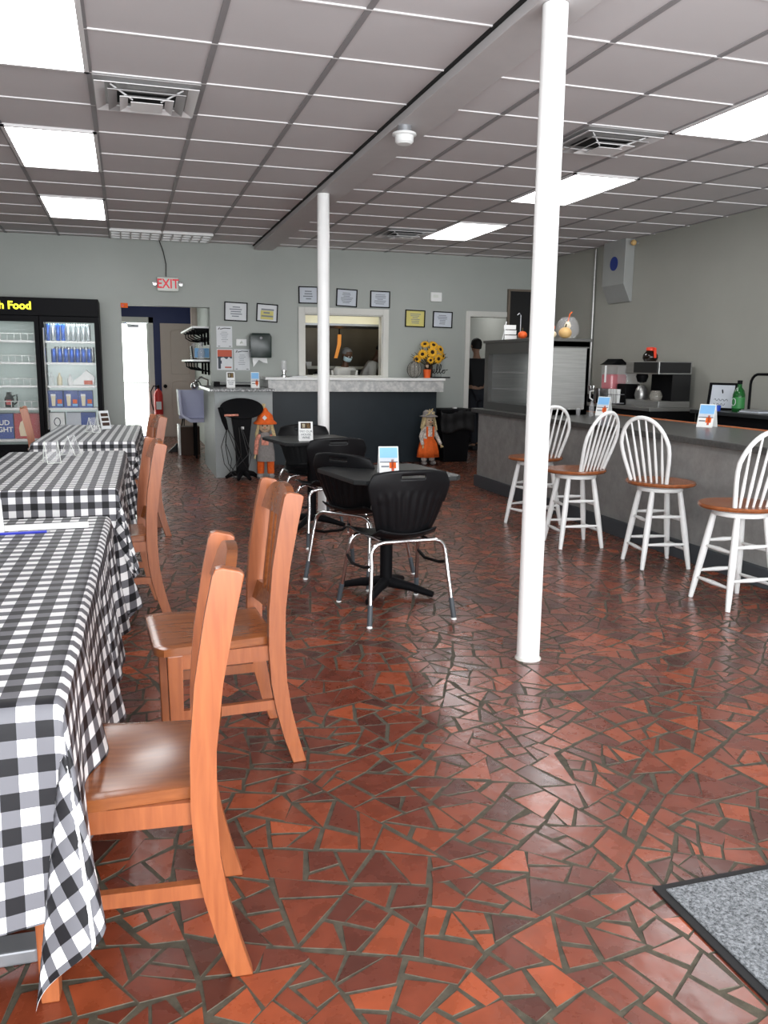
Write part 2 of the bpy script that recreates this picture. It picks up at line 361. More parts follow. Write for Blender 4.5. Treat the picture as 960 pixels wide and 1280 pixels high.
# ------------------------------------------------------------------ room shell
struct(MB().box((XL - .1, YF - .3, -.1), (XR + .1, 16.6, -.0022)).build('floor', M['grout']))
def paving():
    rnd = random.Random(21)
    def area_(P): return abs(sum(P[i].x * P[(i + 1) % len(P)].y - P[(i + 1) % len(P)].x * P[i].y for i in range(len(P)))) / 2
    def comp(P): return area_(P) / max(1e-9, sum((P[i] - P[i - 1]).length for i in range(len(P)))) ** 2
    def cut(P, c, n):
        A, B = [], []
        for i in range(len(P)):
            p0, p1 = P[i], P[(i + 1) % len(P)]; d0, d1 = (p0 - c).dot(n), (p1 - c).dot(n)
            (A if d0 >= 0 else B).append(p0)
            if d0 * d1 < 0:
                x = p0 + (p1 - p0) * (d0 / (d0 - d1)); A.append(x); B.append(x)
        return A, B
    todo = [[Vector(v) for v in ((XL, YF), (XR, YF), (XR, 16.2), (XL, 16.2))]]; done = []
    while todo:
        P = todo.pop(); a = area_(P); c = sum(P, Vector((0, 0))) / len(P)
        if a < .0066 + .0145 * rnd.random() ** 1.5:
            done.append(P); continue
        # long axis
        xx = sum((p.x - c.x) ** 2 for p in P); yy = sum((p.y - c.y) ** 2 for p in P); xy = sum((p.x - c.x) * (p.y - c.y) for p in P)
        ang = .5 * math.atan2(2 * xy, xx - yy) + rnd.gauss(0, .24)
        if a > .6: ang += rnd.uniform(-.6, .6)
        n = Vector((math.cos(ang), math.sin(ang))); r = math.sqrt(a)
        for _ in range(9):
            A, B = cut(P, c + n * rnd.uniform(-.16, .16) * r, n)
            if len(A) > 2 and len(B) > 2 and min(comp(A), comp(B)) > .042: break
            ang2 = ang + rnd.gauss(0, .5); n = Vector((math.cos(ang2), math.sin(ang2)))
        if len(A) < 3 or len(B) < 3: done.append(P); continue
        todo += [A, B]
    def warp(p):
        a = noise.noise_vector(Vector((p.x * 1.5, p.y * 1.5, 3.1))); b = noise.noise_vector(Vector((p.x * 4.5, p.y * 4.5, 8.7)))
        return Vector((p.x + .10 * a.x + .010 * b.x, p.y + .10 * a.y + .010 * b.y))
    bm = bmesh.new(); lay = bm.faces.layers.float.new('stone')
    for P in done:
        P = [warp(p) for p in P]; c = sum(P, Vector((0, 0))) / len(P)
        # drop vertices that nearly coincide
        Q = [p for i, p in enumerate(P) if (p - P[i - 1]).length > .012]
        if len(Q) < 3: continue
        g = rnd.uniform(.0026, .0066); rot = rnd.gauss(0, .035); sh = Vector((rnd.gauss(0, .0012), rnd.gauss(0, .0012))); cr_, sr = math.cos(rot), math.sin(rot)
        n_ = len(Q); ccw = sum(Q[i].x * Q[(i + 1) % n_].y - Q[(i + 1) % n_].x * Q[i].y for i in range(n_)) > 0
        if not ccw: Q.reverse()
        def inset(d):
            out = []
            for i in range(n_):
                a, b, e = Q[i - 1], Q[i], Q[(i + 1) % n_]
                t0, t1 = (b - a).normalized(), (e - b).normalized(); n0, n1 = Vector((-t0.y, t0.x)), Vector((-t1.y, t1.x))
                m_ = n0 + n1; k_ = d / max(.35, m_.length_squared / 2) ; v = b + m_ * min(k_, d * 2.2) - c
                out.append(Vector((v.x * cr_ - v.y * sr, v.x * sr + v.y * cr_)) + c + sh)
            return out
        jit = [Vector((rnd.gauss(0, .0028), rnd.gauss(0, .0028))) for _ in Q]
        lo = [bm.verts.new((v.x + j_.x, v.y + j_.y, -.003)) for v, j_ in zip(inset(g), jit)]; hi = [bm.verts.new((v.x + j_.x, v.y + j_.y, 0)) for v, j_ in zip(inset(g + .0014), jit)]
        ha = sum(hi[i].co.x * hi[(i + 1) % n_].co.y - hi[(i + 1) % n_].co.x * hi[i].co.y for i in range(n_)) / 2
        if ha < .25 * area_(P): bmesh.ops.delete(bm, geom=lo + hi, context='VERTS'); continue
        dz = -.0008 * rnd.random()
        for v in hi: v.co.z = dz
        tone = rnd.random(); tone = tone ** 1.15
        fs = [bm.faces.new(hi)] + [bm.faces.new((lo[i], lo[(i + 1) % n_], hi[(i + 1) % n_], hi[i])) for i in range(n_)]
        for f in fs: f[lay] = tone
        for f in fs[1:]: f.material_index = 1
    me = bpy.data.meshes.new('floor_paving'); bm.to_mesh(me); bm.free(); me.materials.append(M['floor']); me.materials.append(M['grout'])
    o = bpy.data.objects.new('floor_paving', me); C.objects.link(o); struct(o)
paving()

def wall_with_holes(name, x0, x1, z0, z1, y0, y1, holes, m):
    xs = sorted({x0, x1, *[h[0] for h in holes], *[h[1] for h in holes]})
    zs = sorted({z0, z1, *[h[2] for h in holes], *[h[3] for h in holes]})
    mb = MB()
    for a, b in zip(xs, xs[1:]):
        for c, d in zip(zs, zs[1:]):
            mx_, mz_ = (a + b) / 2, (c + d) / 2
            if any(h[0] < mx_ < h[1] and h[2] < mz_ < h[3] for h in holes): continue
            mb.box((a, y0, c), (b, y1, d))
    bmesh.ops.remove_doubles(mb.bm, verts=mb.bm.verts, dist=1e-5)
    return struct(mb.build(name, m))
wall_with_holes('wall_back', XL - .1, XR + .1, 0, CEIL + .05, WB, WB + .15,
    [(-.03, 1.10, 0, 2.09), (2.38, 3.51, 1.20, 2.05), (4.84, 5.75, 0, 2.08)], M['wall'])
struct(MB().box((XR, YF, 0), (XR + .12, WB, CEIL + .05)).build('wall_right', M['wall_r']))
struct(MB().box((XL - .12, YF, 0), (XL, WB, CEIL + .05)).build('wall_left', M['wall']))
# shop front: glazed, bulkhead and sill with posts between the panes
wf = MB(); wf.box((XL - .1, YF - .12, 2.55), (XR + .1, YF, CEIL + .05)); wf.box((XL - .1, YF - .12, 0), (XR + .1, YF, .25))
for x in (-3.2, -1.2, .9, 1.9, 3.9, 5.95): wf.box((x - .04, YF - .1, .25), (x + .04, YF - .02, 2.55))
struct(wf.build('wall_front', M['trimw']))

# ceiling: tiles above, tees below
struct(MB().box((XL, YF, CEIL), (XR, WB, CEIL + .04)).build('ceiling', M['tile']))
TX, TY, DX, DY = -.128, 4.53, .61, .632
ty = MB(); tx = MB()
k = -5
while TX + k * DX < XR:
    x = TX + k * DX
    if x > XL + .05 and not (1.70 < x < 1.97): ty.box((x - .015, YF, CEIL - .006), (x + .015, WB, CEIL + .002))
    k += 1
k = -9
while TY + k * DY < WB:
    y = TY + k * DY
    if y > YF + .05: tx.box((XL, y - .006, CEIL - .0065), (XR, y + .006, CEIL + .002))
    k += 1
o = ty.build('ceiling_runner', M['runner']); struct(o)
o = tx.build('ceiling_cross_tee', M['tee']); struct(o)
struct(MB().box((1.70, YF, CEIL - .06), (1.945, WB, CEIL), .004).build('trim_1', M['beam']))
struct(MB().box((1.682, YF, CEIL - .012), (1.70, WB, CEIL)).build('beam_gap_shade', M['ventk']))  # black strip put in for the shade of the gap beside the beam
for i_, (x0, x1) in enumerate(((XL, -.03), (1.10, 4.84), (5.75, XR))):
    struct(MB().box((x0, WB - .012, 0), (x1, WB, .10)).build('baseboard_back' + ('', '_middle', '_right')[i_], M['sleeve']))

# window lights at the shop front
def area(name, loc, rot, sx, sy, power, col=(1, 1, 1), spread=180):
    l = bpy.data.lights.new(name, 'AREA'); l.shape = 'RECTANGLE'; l.size = sx; l.size_y = sy; l.energy = power; l.color = col; l.spread = R(spread)
    o = bpy.data.objects.new(name, l); C.objects.link(o); o.location = loc; o.rotation_euler = rot; return o
area('daylight_left', (-1.3, YF - .15, 1.35), (R(118), 0, 0), 4.0, 2.0, 300, (.95, .98, 1))
area('daylight_right', (3.9, YF - .15, 1.35), (R(118), 0, 0), 3.9, 2.0, 300, (.95, .98, 1))
area('daylight_middle', (1.4, YF - .15, 1.5), (R(80), 0, 0), .95, 2.0, 105, (1, 1, 1))
w = bpy.data.worlds.new('world'); bpy.context.scene.world = w; w.use_nodes = True
w.node_tree.nodes['Background'].inputs[0].default_value = (.75, .85, 1, 1); w.node_tree.nodes['Background'].inputs[1].default_value = .9

# ceiling lights
def ceiling_light(cx_, k0, label):
    x0 = TX + cx_ * DX; y0 = TY + k0 * DY
    t = thing('ceiling_light', label, 'ceiling light', (x0 + DX / 2, y0 + DY, CEIL), group='ceiling light panels')
    a, b = DX / 2, DY
    fr = MB(); fr.box((-a, -b, -.016), (-a + .025, b, 0)); fr.box((a - .025, -b, -.016), (a, b, 0)); fr.box((-a, -b, -.016), (a, -b + .025, 0)); fr.box((-a, b - .025, -.016), (a, b, 0))
    fr.build('frame', M['tee'], t)
    MB().box((-a + .02, -b + .02, -.008), (a - .02, b - .02, -.003)).build('diffuser', M['light'], t)
    return t
ceiling_light(-1, -1, 'bright ceiling panel cut by the top left corner, nearest of the left column')
ceiling_light(-1, 3, 'bright ceiling panel in the middle of the left column')
ceiling_light(-1, 7, 'smallest bright ceiling panel at the far end of the left column')
RX = 6   # TX+6*DX = 3.53
ceiling_light(RX, -1, 'bright ceiling panel at the right edge above the nearest white bar stool')
ceiling_light(RX, 3, 'bright ceiling panel right behind the front white column')
ceiling_light(RX, 7, 'farthest bright ceiling panel right of the beam, above the pass-through end')

def diffuser(cx_, k0, label, broken):
    x0 = TX + cx_ * DX + DX / 2; y0 = TY + k0 * DY + DY / 2
    t = thing('ceiling_vent', label, 'ceiling vent', (x0, y0, CEIL), group='square ceiling air diffusers')
    a, b = DX / 2 - .013, DY / 2 - .013
    MB().box((-a, -b, -.012), (a, b, -.006)).build('backing', M['vent'], t)
    MB().box((-.17, -.05 if broken else -.17, -.0135), (.17, .17, -.0125)).build('duct_opening', M['ventk'], t)
    for j, (r0, r1, z0, z1) in enumerate(((.285, .23, -.014, -.034), (.215, .165, -.03, -.05), (.15, .105, -.046, -.066), (.09, .0, -.06, -.075))):
        mb = MB()
        q0 = [mb.bm.verts.new((sx * r0, sy * r0, z1)) for sx, sy in ((-1, -1), (1, -1), (1, 1), (-1, 1))]
        if r1 > 0:
            q1 = [mb.bm.verts.new((sx * r1, sy * r1, z0)) for sx, sy in ((-1, -1), (1, -1), (1, 1), (-1, 1))]
            for q in range(4): mb.bm.faces.new((q0[q], q0[(q + 1) % 4], q1[(q + 1) % 4], q1[q]))
        else: mb.bm.faces.new(q0)
        mb.build('louver', M['tee'] if j != 1 else M['vent'], t, solid=.004)
    for sx, sy in ((-1, -1), (1, -1), (-1, 1), (1, 1)):
        MB().tube([(sx * .2, sy * .2, -.02), (sx * .08, sy * .08, -.06)], .005).build('bracket', M['tee'], t)
diffuser(0, 1, 'square metal ceiling vent between the two left rows of panels', True)
diffuser(RX - 1, 1, 'square metal ceiling vent right of the front white column', True)
diffuser(RX - 1, 8, 'small far ceiling vent beside the farthest right light panel', False)
def grille(cx_, k0, label):
    x0 = TX + cx_ * DX + DX / 2; y0 = TY + k0 * DY + DY / 2
    t = thing('ceiling_grille', label, 'ceiling vent', (x0, y0, CEIL), group='egg crate ceiling grilles by the back wall')
    a, b = DX / 2 - .013, DY / 2 - .013
    MB().box((-a, -b, -.010), (a, b, -.004)).build('backing', M['vent'], t)
    g = MB()
    for q in range(6): g.box((-a + q * 2 * a / 5 - .008, -b, -.03), (-a + q * 2 * a / 5 + .008, b, -.006))
    for q in range(4): g.box((-a, -b + q * 2 * b / 3 - .008, -.03), (a, -b + q * 2 * b / 3 + .008, -.006))
    g.build('grate', M['white'], t)
grille(0, 10, 'left one of two egg crate ceiling grilles above the exit sign')
grille(1, 10, 'right one of two egg crate ceiling grilles above the exit sign')

t = thing('smoke_detector', 'white round smoke detector hanging under the ceiling beam', 'smoke detector', (1.75, 5.4, CEIL - .06))
MB().lathe([(.045, 0), (.045, -.035), (.04, -.04)], seg=24).build('mount', M['greysteel'], t, smooth=True)
MB().lathe([(.04, -.04), (.075, -.042), (.078, -.055), (.06, -.06), (.058, -.095), (.045, -.108), (0, -.11)], seg=28).build('housing', M['white'], t, smooth=True)

# columns
def column(x, y, label, top=CEIL - .06):
    t = thing('support_column', label, 'column', (x, y, 0), group='white round support columns')
    MB().lathe([(.054, .012), (.054, top - .002)], seg=32).build('shaft', M['polew'], t, smooth=True)
    MB().lathe([(.062, 0), (.062, .004), (.056, .012)], seg=32).build('base_ring', M['trimw'], t, smooth=True)
column(1.777, 3.46, 'white round column in front, standing on the open floor')
column(1.74, 7.68, 'white round column standing behind the far black table')

# ------------------------------------------------------------------ back wall fixtures
Y0 = WB - .001
t = thing('exit_sign', 'white exit sign with red letters hanging over the back doorway', 'exit sign', (.565, WB - .05, 2.365))
MB().box((-.135, -.03, -.09), (.135, .03, .09), .02).build('housing', M['signw'], t, smooth=True)
text('lettering', 'EXIT', .165, M['redsign'], t, T(0, -.032, 0) @ FRONT @ Matrix.Scale(.82, 4, (1, 0, 0)), bold=.003)
for s in (-1, 1):
    MB().lathe([(.0, -.025), (.02, -.022), (.026, 0), (.026, .01), (0, .012)], mtx=T(s * .165, -.015, .01) @ Matrix.Rotation(R(90), 4, 'X'), seg=14).build('lamp', M['chrome'], t, smooth=True)
cb = MB().tube([(.545, WB - .06, 2.46), (.55, WB - .05, 2.62), (.52, WB - .05, 2.78), (.47, WB - .12, CEIL - .015)], .006)
tag(cb.build('sign_cable', M['wire'], smooth=True), 'dark cable dropping from the ceiling to the exit sign', 'cable')
t = thing('warning_sticker', 'small orange notice at the top left corner of the doorway', 'sticker', (.01, WB - .003, 2.085))
MB().box((-.045, -.002, -.03), (.045, .002, .03)).build('sheet', M['orange'], t)
MB().box((-.03, -.004, -.012), (.0, -.002, .012)).build('print', M['red'], t)

def print_lines(w, h, n, y, seed, indent=.12, hh=.18):
    rnd = random.Random(seed); mb = MB()
    for q in range(n):
        z = h * (.5 - (q + 1) / (n + 1)); l = w * (1 - 2 * indent) * rnd.uniform(.45, 1) / 2; x = rnd.uniform(-.03, .03) * w
        mb.box((x - l, y - .0006, z - h / n * hh), (x + l, y, z + h / n * hh))
    return mb
def framed(x0, z1, x1, z0, label, paper=('paper', None), n=6, seed=1, tilt=0, inner=None):
    cx_, cz = (x0 + x1) / 2, (z0 + z1) / 2; w, h = (x1 - x0), (z1 - z0)
    t = thing('framed_certificate', label, 'picture frame', (cx_, WB - .002, cz), group='framed papers on the back wall'); t.rotation_euler = (0, tilt, 0)
    b = .014; f = MB()
    f.box((-w / 2, -.02, -h / 2), (-w / 2 + b, 0, h / 2)); f.box((w / 2 - b, -.02, -h / 2), (w / 2, 0, h / 2))
    f.box((-w / 2, -.02, -h / 2), (w / 2, 0, -h / 2 + b)); f.box((-w / 2, -.02, h / 2 - b), (w / 2, 0, h / 2)); f.build('frame', M['blackm'], t)
    MB().box((-w / 2 + b, -.008, -h / 2 + b), (w / 2 - b, -.002, h / 2 - b)).build('sheet', M[paper[0]], t)
    if inner: MB().box((-w * .3, -.0095, -h * inner[1]), (w * .3, -.0085, h * inner[2])).build('seal_panel', M[inner[0]], t)
    print_lines(w * .8, h * .72, n, -.0100, seed).build('print', M['inkg'], t)
framed(1.29, 2.17, 1.60, 1.92, 'leftmost framed white certificate above the pinned notices', ('paper',), 5, 1, R(1.5))
framed(1.72, 2.16, 2.01, 1.92, 'framed certificate with a yellow panel, left of the pass-through', ('paper',), 3, 2, R(3), ('yellow', .36, .12))
framed(2.30, 2.41, 2.57, 2.18, 'framed paper half behind the far column over the pass-through', ('paperb',), 4, 3, R(-.5))
framed(2.83, 2.395, 3.13, 2.155, 'framed paper over the middle of the pass-through window', ('paperb',), 7, 4, R(2))
framed(3.32, 2.385, 3.61, 2.155, 'framed paper over the right end of the pass-through window', ('paperb',), 7, 5, R(.5))
framed(3.84, 2.14, 4.14, 1.90, 'framed all-yellow certificate above the sunflowers, left of its white neighbour', ('yellow',), 6, 6, R(1))
framed(4.26, 2.13, 4.56, 1.90, 'rightmost framed grey-white certificate, beside the yellow one', ('paperb',), 6, 7, R(1))
t = thing('wall_thermostat', 'white thermostat box high on the wall above the rightmost frames', 'thermostat', (4.30, WB - .001, 2.33))
MB().box((-.085, -.035, -.065), (.085, 0, .065), .01).build('housing', M['white'], t)
MB().box((-.05, -.037, -.01), (.03, -.035, .03)).build('display', M['signw'], t)

def notice(x0, z1, x1, z0, label, kind, seed):
    cx_, cz = (x0 + x1) / 2, (z0 + z1) / 2; w, h = x1 - x0, z1 - z0
    t = thing('paper_notice', label, 'notice', (cx_, WB - .001, cz), group='notices pinned on the back wall')
    MB().box((-w / 2, -.003, -h / 2), (w / 2, 0, h / 2)).build('sheet', M['paper'] if kind else M['paper'], t)
    if kind == 1:
        MB().box((-w * .46, -.0045, h * .12), (w * .46, -.0035, h * .46)).build('top_panel', M['redorange'], t)
        mb = MB()
        rr = random.Random(3)
        pts = [(-.46, .14)] + [(-.46 + .92 * q / 9, .02 + .13 * rr.random()) for q in range(10)] + [(.46, .14)]
        mb.prism([(a_ * w, b_ * h) for a_, b_ in pts], 1, -.0055, -.0046)
        mb.box((-.42 * w, -.0055, -.44 * h), (-.26 * w, -.0046, .1 * h)); mb.box((-.26 * w, -.0055, -.2 * h), (-.2 * w, -.0046, -.05 * h))
        mb.build('silhouette', M['ink'], t)
        MB().box((.0, -.0045, -h * .4), (w * .42, -.0035, -h * .34)).build('caption', M['redorange'], t)
    else:
        print_lines(w * .9, h * .62, 6, -.0036, seed, .2, .09).build('print', M['inkg'], t)
        mb = MB(); mb.tube([(-w * .38, -.004, h * .34), (-w * .3, -.004, h * .44), (-w * .25, -.004, h * .36), (0, -.004, h * .41), (w * .4, -.004, h * .4)], .006, 6)
        mb.box((-w * .42, -.0045, -h * .46), (-w * .28, -.0035, -h * .43)); mb.box((w * .28, -.0045, -h * .46), (w * .42, -.0035, -h * .43))
        mb.build('heading', M['sleeve'], t)
notice(1.18, 1.85, 1.39, 1.57, 'white notice at the top left of the three pinned sheets', 0, 11)
notice(1.18, 1.55, 1.39, 1.27, 'orange and black poster pinned under the white notice', 1, 12)
notice(1.41, 1.55, 1.62, 1.27, 'white notice pinned right of the orange and black poster', 0, 13)
t = thing('card_holder', 'small white wall box between the notices and the towel dispenser', 'wall box', (1.51, WB - .001, 1.64))
MB().box((-.07, -.03, -.045), (.07, 0, .045), .006).build('housing', M['white'], t)
MB().lathe([(.026, 0), (.018, .015), (.007, .03), (0, .045)], c=(0, -.035, -.015), seg=12).build('nozzle', M['signw'], t, smooth=True)
t = thing('towel_dispenser', 'dark paper towel dispenser on the wall with a white towel hanging out', 'towel dispenser', (1.755, WB - .001, 1.60))
MB().prism([(-.14, -.16), (.14, -.16), (.145, .12), (.12, .165), (-.12, .165), (-.145, .12)], 1, -.17, 0, .012).build('cover', M['dgreen'], t, smooth=True)
MB().lathe([(0, 0), (.018, .004), (0, .01)], mtx=T(0, -.17, .1) @ Matrix.Rotation(R(90), 4, 'X'), seg=12).build('lock', M['greysteel'], t)
tw = MB()
tw.prism([(-.105, -.165), (.09, -.165), (.10, -.235), (.045, -.225), (-.02, -.19), (-.095, -.285)], 1, -.07, -.062)
tw.build('paper_towel', M['white'], t)

# pass-through window
t = MB(); z0, z1, x0, x1 = 1.20, 2.05, 2.38, 3.51
t.box((x0 - .085, WB - .025, z0 - .02), (x0, WB, z1 + .085), .004); t.box((x1, WB - .025, z0 - .02), (x1 + .085, WB, z1 + .085), .004)
t.box((x0, WB - .025, z1), (x1, WB, z1 + .085), .004)
t.box((x0, WB, z1 - .015), (x1, WB + .15, z1)); t.box((x0, WB, z0), (x0 + .015, WB + .15, z1)); t.box((x1 - .015, WB, z0), (x1, WB + .15, z1)); t.box((x0, WB - .02, z0 - .02), (x1, WB + .17, z0 + .01))
struct(t.build('window_1', M['trimw']))
# doorway to the right
t = MB()
t.box((4.77, WB - .02, 0), (4.84, WB, 2.15)); t.box((5.75, WB - .02, 0), (5.82, WB, 2.15)); t.box((4.84, WB - .02, 2.08), (5.75, WB, 2.15))
t.box((4.84, WB, 0), (4.85, WB + .15, 2.08)); t.box((4.84, WB, 2.07), (5.75, WB + .15, 2.08))
struct(t.build('door_3', M['trimw']))

# --- rooms behind
struct(MB().box((-1.2, 16.2, 0), (1.4, 16.3, 2.9)).build('wall_rear_blue', M['navy']))
struct(MB().box((1.22, WB + .15, 0), (1.32, 16.2, 2.9)).build('wall_rear_partition', M['wall']))
struct(MB().box((-1.25, WB + .15, 0), (-1.15, 16.2, 2.9)).build('wall_rear_left', M['wall']))
struct(MB().box((-1.2, WB + .15, 2.86), (1.3, 16.3, 2.92)).build('ceiling_rear', M['wall']))
# kitchen
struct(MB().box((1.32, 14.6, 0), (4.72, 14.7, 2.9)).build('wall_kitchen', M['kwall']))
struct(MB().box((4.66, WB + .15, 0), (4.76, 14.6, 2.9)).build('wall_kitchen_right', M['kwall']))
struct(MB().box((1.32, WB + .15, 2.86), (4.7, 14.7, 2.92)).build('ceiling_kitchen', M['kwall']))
area('kitchen_light', (3.2, 12.6, 2.75), (0, 0, 0), 1.2, .4, 42, (1, .92, .78))
struct(MB().box((4.76, 15.4, 0), (6.3, 15.5, 2.9)).build('wall_corridor', M['corr']))
struct(MB().box((6.3, WB + .15, 0), (6.4, 15.5, 2.9)).build('wall_corridor_right', M['corr']))
struct(MB().box((4.76, WB + .15, 2.86), (6.4, 15.5, 2.92)).build('ceiling_corridor', M['corr']))
area('corridor_light', (5.5, 14.2, 2.8), (0, 0, 0), .5, .5, 14, (1, 1, .97))
area('rear_room_light', (.3, 13.9, 2.8), (0, 0, 0), .6, .6, 12, (1, 1, 1))

# bright exit door in the rear room
dr = MB().box((-.42, 16.14, 0), (-.34, 16.2, 2.16)); dr.box((.42, 16.14, 0), (.50, 16.2, 2.16)); dr.box((-.42, 16.14, 2.06), (.50, 16.2, 2.16))
d1 = struct(dr.build('door_1', M['trimw']))
MB().box((-.33, 16.155, .02), (.40, 16.185, 2.05)).build('door_glass', M['daydoor'], d1)
MB().box((-.33, 16.13, .98), (.38, 16.152, 1.0)).build('push_bar', M['greysteel'], d1)
MB().box((.38, 16.12, .02), (.42, 16.15, 2.05)).build('door_stile', M['signw'], d1)
cl = MB(); cl.box((.05, 16.06, 1.97), (.25, 16.13, 2.03)); cl.tube([(.2, 16.08, 2.0), (.0, 16.0, 2.04), (-.1, 16.1, 2.05)], .01); cl.build('door_closer', M['greysteel'], d1)
# beige panelled door
d2 = struct(MB().box((.62, 16.13, 0), (1.3, 16.17, 2.06), .003).build('door_2', M['beige']))
pn = MB()
for (a0, b0, a1, b1) in ((.80, 1.15, 1.12, 1.9), (.80, .2, 1.12, .98)):
    pts = [(a0, b0), (a1, b0), (a1, b1)] + [((a0 + a1) / 2 + (a1 - a0) / 2 * math.cos(R(180 * q / 8)), b1 + .05 * math.sin(R(180 * q / 8))) for q in range(1, 8)] + [(a0, b1)]
    pn.tube([(x, 16.127, z) for x, z in pts], .007, 6, closed=True)
pn.build('door_panel', M['beige'], d2)
MB().ball((.68, 16.09, .93), .035).build('door_handle', M['blackm'], d2, smooth=True)

t = thing('fire_extinguisher', 'red fire extinguisher on the navy wall beside the bright door', 'fire extinguisher', (.545, 15.92, .42))
MB().lathe([(.07, 0), (.078, .02), (.078, .36), (.06, .42), (.03, .45), (.02, .48), (0, .48)], seg=20).build('cylinder', M['red'], t, smooth=True)
MB().box((-.045, -.082, .1), (.045, -.074, .24)).build('instruction_label', M['paper'], t)
mb = MB(); mb.box((-.02, -.02, .47), (.02, .02, .52)); mb.box((-.02, -.09, .52), (.02, .05, .535)); mb.build('valve', M['blackm'], t)
MB().tube([(.0, 0, .5), (-.08, -.02, .52), (-.13, -.02, .42), (-.12, -.02, .2), (-.09, -.02, .08)], .011).build('hose', M['blackm'], t, smooth=True)
mb = MB().box((.545 - .03, 16.0, .5), (.545 + .03, 16.2, .8)); o = mb.build('wall_bracket', M['greysteel']); o.parent = t; o.matrix_parent_inverse = Matrix.Translation((-.545, -15.92, -.42))

t = thing('long_broom', 'black broom with long handle leaning near the beige door', 'broom', (.72, 13.3, 0))
MB().tube([(0, 0, .08), (.17, .05, .92)], .010).build('handle', M['blackm'], t)
MB().prism([(-.16, .0), (.1, 0), (.07, .1), (-.02, .14), (-.05, .1)], 1, -.03, .03).build('brush_head', M['rubber'], t)
t = thing('dustpan', 'thin black long-handled dustpan beside the broom', 'dustpan', (.83, 13.55, 0))
MB().tube([(.0, 0, .1), (.02, .0, .78)], .008).build('handle', M['blackm'], t)
MB().prism([(-.11, 0), (.11, 0), (.08, .09), (-.08, .09)], 1, -.1, .1).build('pan', M['blackm'], t)

# shelves on the partition
def shelf(z, label):
    t = thing('wall_shelf', label, 'shelf', (1.22, 12.0, z), group='white shelves with black brackets in the rear room')
    MB().box((-.33, 0, 0), (0, 2.6, .025)).build('board', M['white'], t)
    for q in range(5):
        y = .1 + q * .55
        b = MB(); b.box((-.3, y - .012, -.022), (0, y + .012, 0)); b.box((-.03, y - .012, -.2), (0, y + .012, 0))
        b.tube([(-.27, y, -.01), (-.27, y, -.08), (-.2, y, -.12), (-.01, y, -.15)], .011, 6)
        b.build('bracket', M['blackm'], t)
shelf(1.83, 'upper white shelf with black brackets in the rear room')
shelf(1.38, 'middle white shelf with black brackets in the rear room')
for q, (x, y, lab) in enumerate(((1.02, 12.25, 'clear glass carafe on the middle rear shelf'), (.97, 12.9, 'second glass carafe further back on the middle rear shelf'))):
    tag(MB().lathe([(.0, 0), (.05, 0), (.055, .1), (.03, .18), (.035, .24), (.028, .24), (.024, .18), (.048, .1), (.045, .01), (0, .01)], seg=16).build('glass_carafe', M['acrylic'], smooth=True, loc=(x, y, 1.406)), lab, 'carafe')
t = thing('blue_crate', 'dark blue crate on the middle rear shelf', 'crate', (1.04, 12.5, 1.406))
MB().prism([(-.13, 0), (.13, 0), (.15, .19), (.13, .19), (.115, .015), (-.115, .015), (-.13, .19), (-.15, .19)], 1, -.12, .12).build('body', M['blackm'], t)
MB().box((-.1, -.128, .03), (.1, -.122, .16)).build('front_panel', M['skyb'], t)
tag(MB().lathe([(.05, 0), (.05, .98)], seg=20).build('vent_duct', M['beige'], smooth=True, loc=(1.02, 13.4, 1.87)), 'beige vertical duct rising from the top rear shelf', 'duct')
# utility sink, bin
t = thing('utility_sink', 'pale lilac plastic utility sink in the rear room', 'sink', (.93, 12.55, 0))
MB().prism([(-.24, .98), (-.22, .62), (-.08, .52), (.2, .52), (.24, .98), (.21, .98), (.17, .56), (-.07, .56), (-.19, .64), (-.21, .98)], 1, -.22, .22, .004).build('basin', M['lilac'], t)
MB().box((-.21, .18, .55), (.21, .22, .97)).build('back_panel', M['lilac'], t)
for sy in (-.18, .18):
    for sx in (.0, .2): MB().tube([(sx, sy, .56), (sx, sy, 0)], .016).build('leg', M['blackm'], t)
mb = MB(); mb.tube([(.2, 0, .98), (.2, 0, 1.12), (.1, 0, 1.16), (.02, 0, 1.1)], .014); mb.build('faucet', M['chrome'], t, smooth=True)
t = thing('waste_box', 'dark brown waste box with white edge on the rear room floor', 'box', (.84, 13.0, 0), 0)
MB().box((-.1, -.13, 0), (.18, .13, .42)).build('body', M['brown'], t); MB().box((-.13, -.14, 0), (-.102, .14, .45)).build('side_board', M['white'], t)
t = thing('glass_pitcher', 'silver kettle lamp head beside the station in the rear room', 'kettle', (.86, 12.12, 1.02))
t['label'] = 'shiny steel kettle standing on the sink edge behind the station'

# kitchen contents
kh = thing('range_hood', 'cream range hood across the top of the pass-through view', 'range hood', (3.0, 12.5, 1.95))
MB().prism([(-.25, 0), (-.25, .32), (.7, .5), (.7, 0)], 0, -1.3, 1.3).build('canopy', M['cream'], kh)
MB().box((-1.3, -.25, -.03), (1.3, .7, -.001)).build('rim', M['greysteel'], kh)
t = thing('kitchen_shelf', 'pale warming shelf behind the cooks', 'shelf', (3.35, 14.3, 1.28))
MB().box((-.75, -.15, 0), (.7, .28, .05)).build('board', M['signw'], t); MB().box((-.75, -.15, .05), (-.35, .0, .12)).build('tray', M['white'], t)
MB().box((-.7, .2, -1.28), (-.65, .25, 0)).build('leg', M['greysteel'], t); MB().box((.6, .2, -1.28), (.65, .25, 0)).build('leg', M['greysteel'], t)
t = thing('amber_streak', 'amber glowing strip added for an orange streak behind the pass-through', 'glowing strip', (3.31, 13.6, 1.46))  # weakly glowing strip and hanger made up for an orange streak in the kitchen
MB().prism([(-.05, 0), (-.0, 0), (.06, .22), (.065, .38), (.01, .38), (.01, .22)], 1, -.02, .02, .005).build('strip', M['amber'], t, smooth=True)
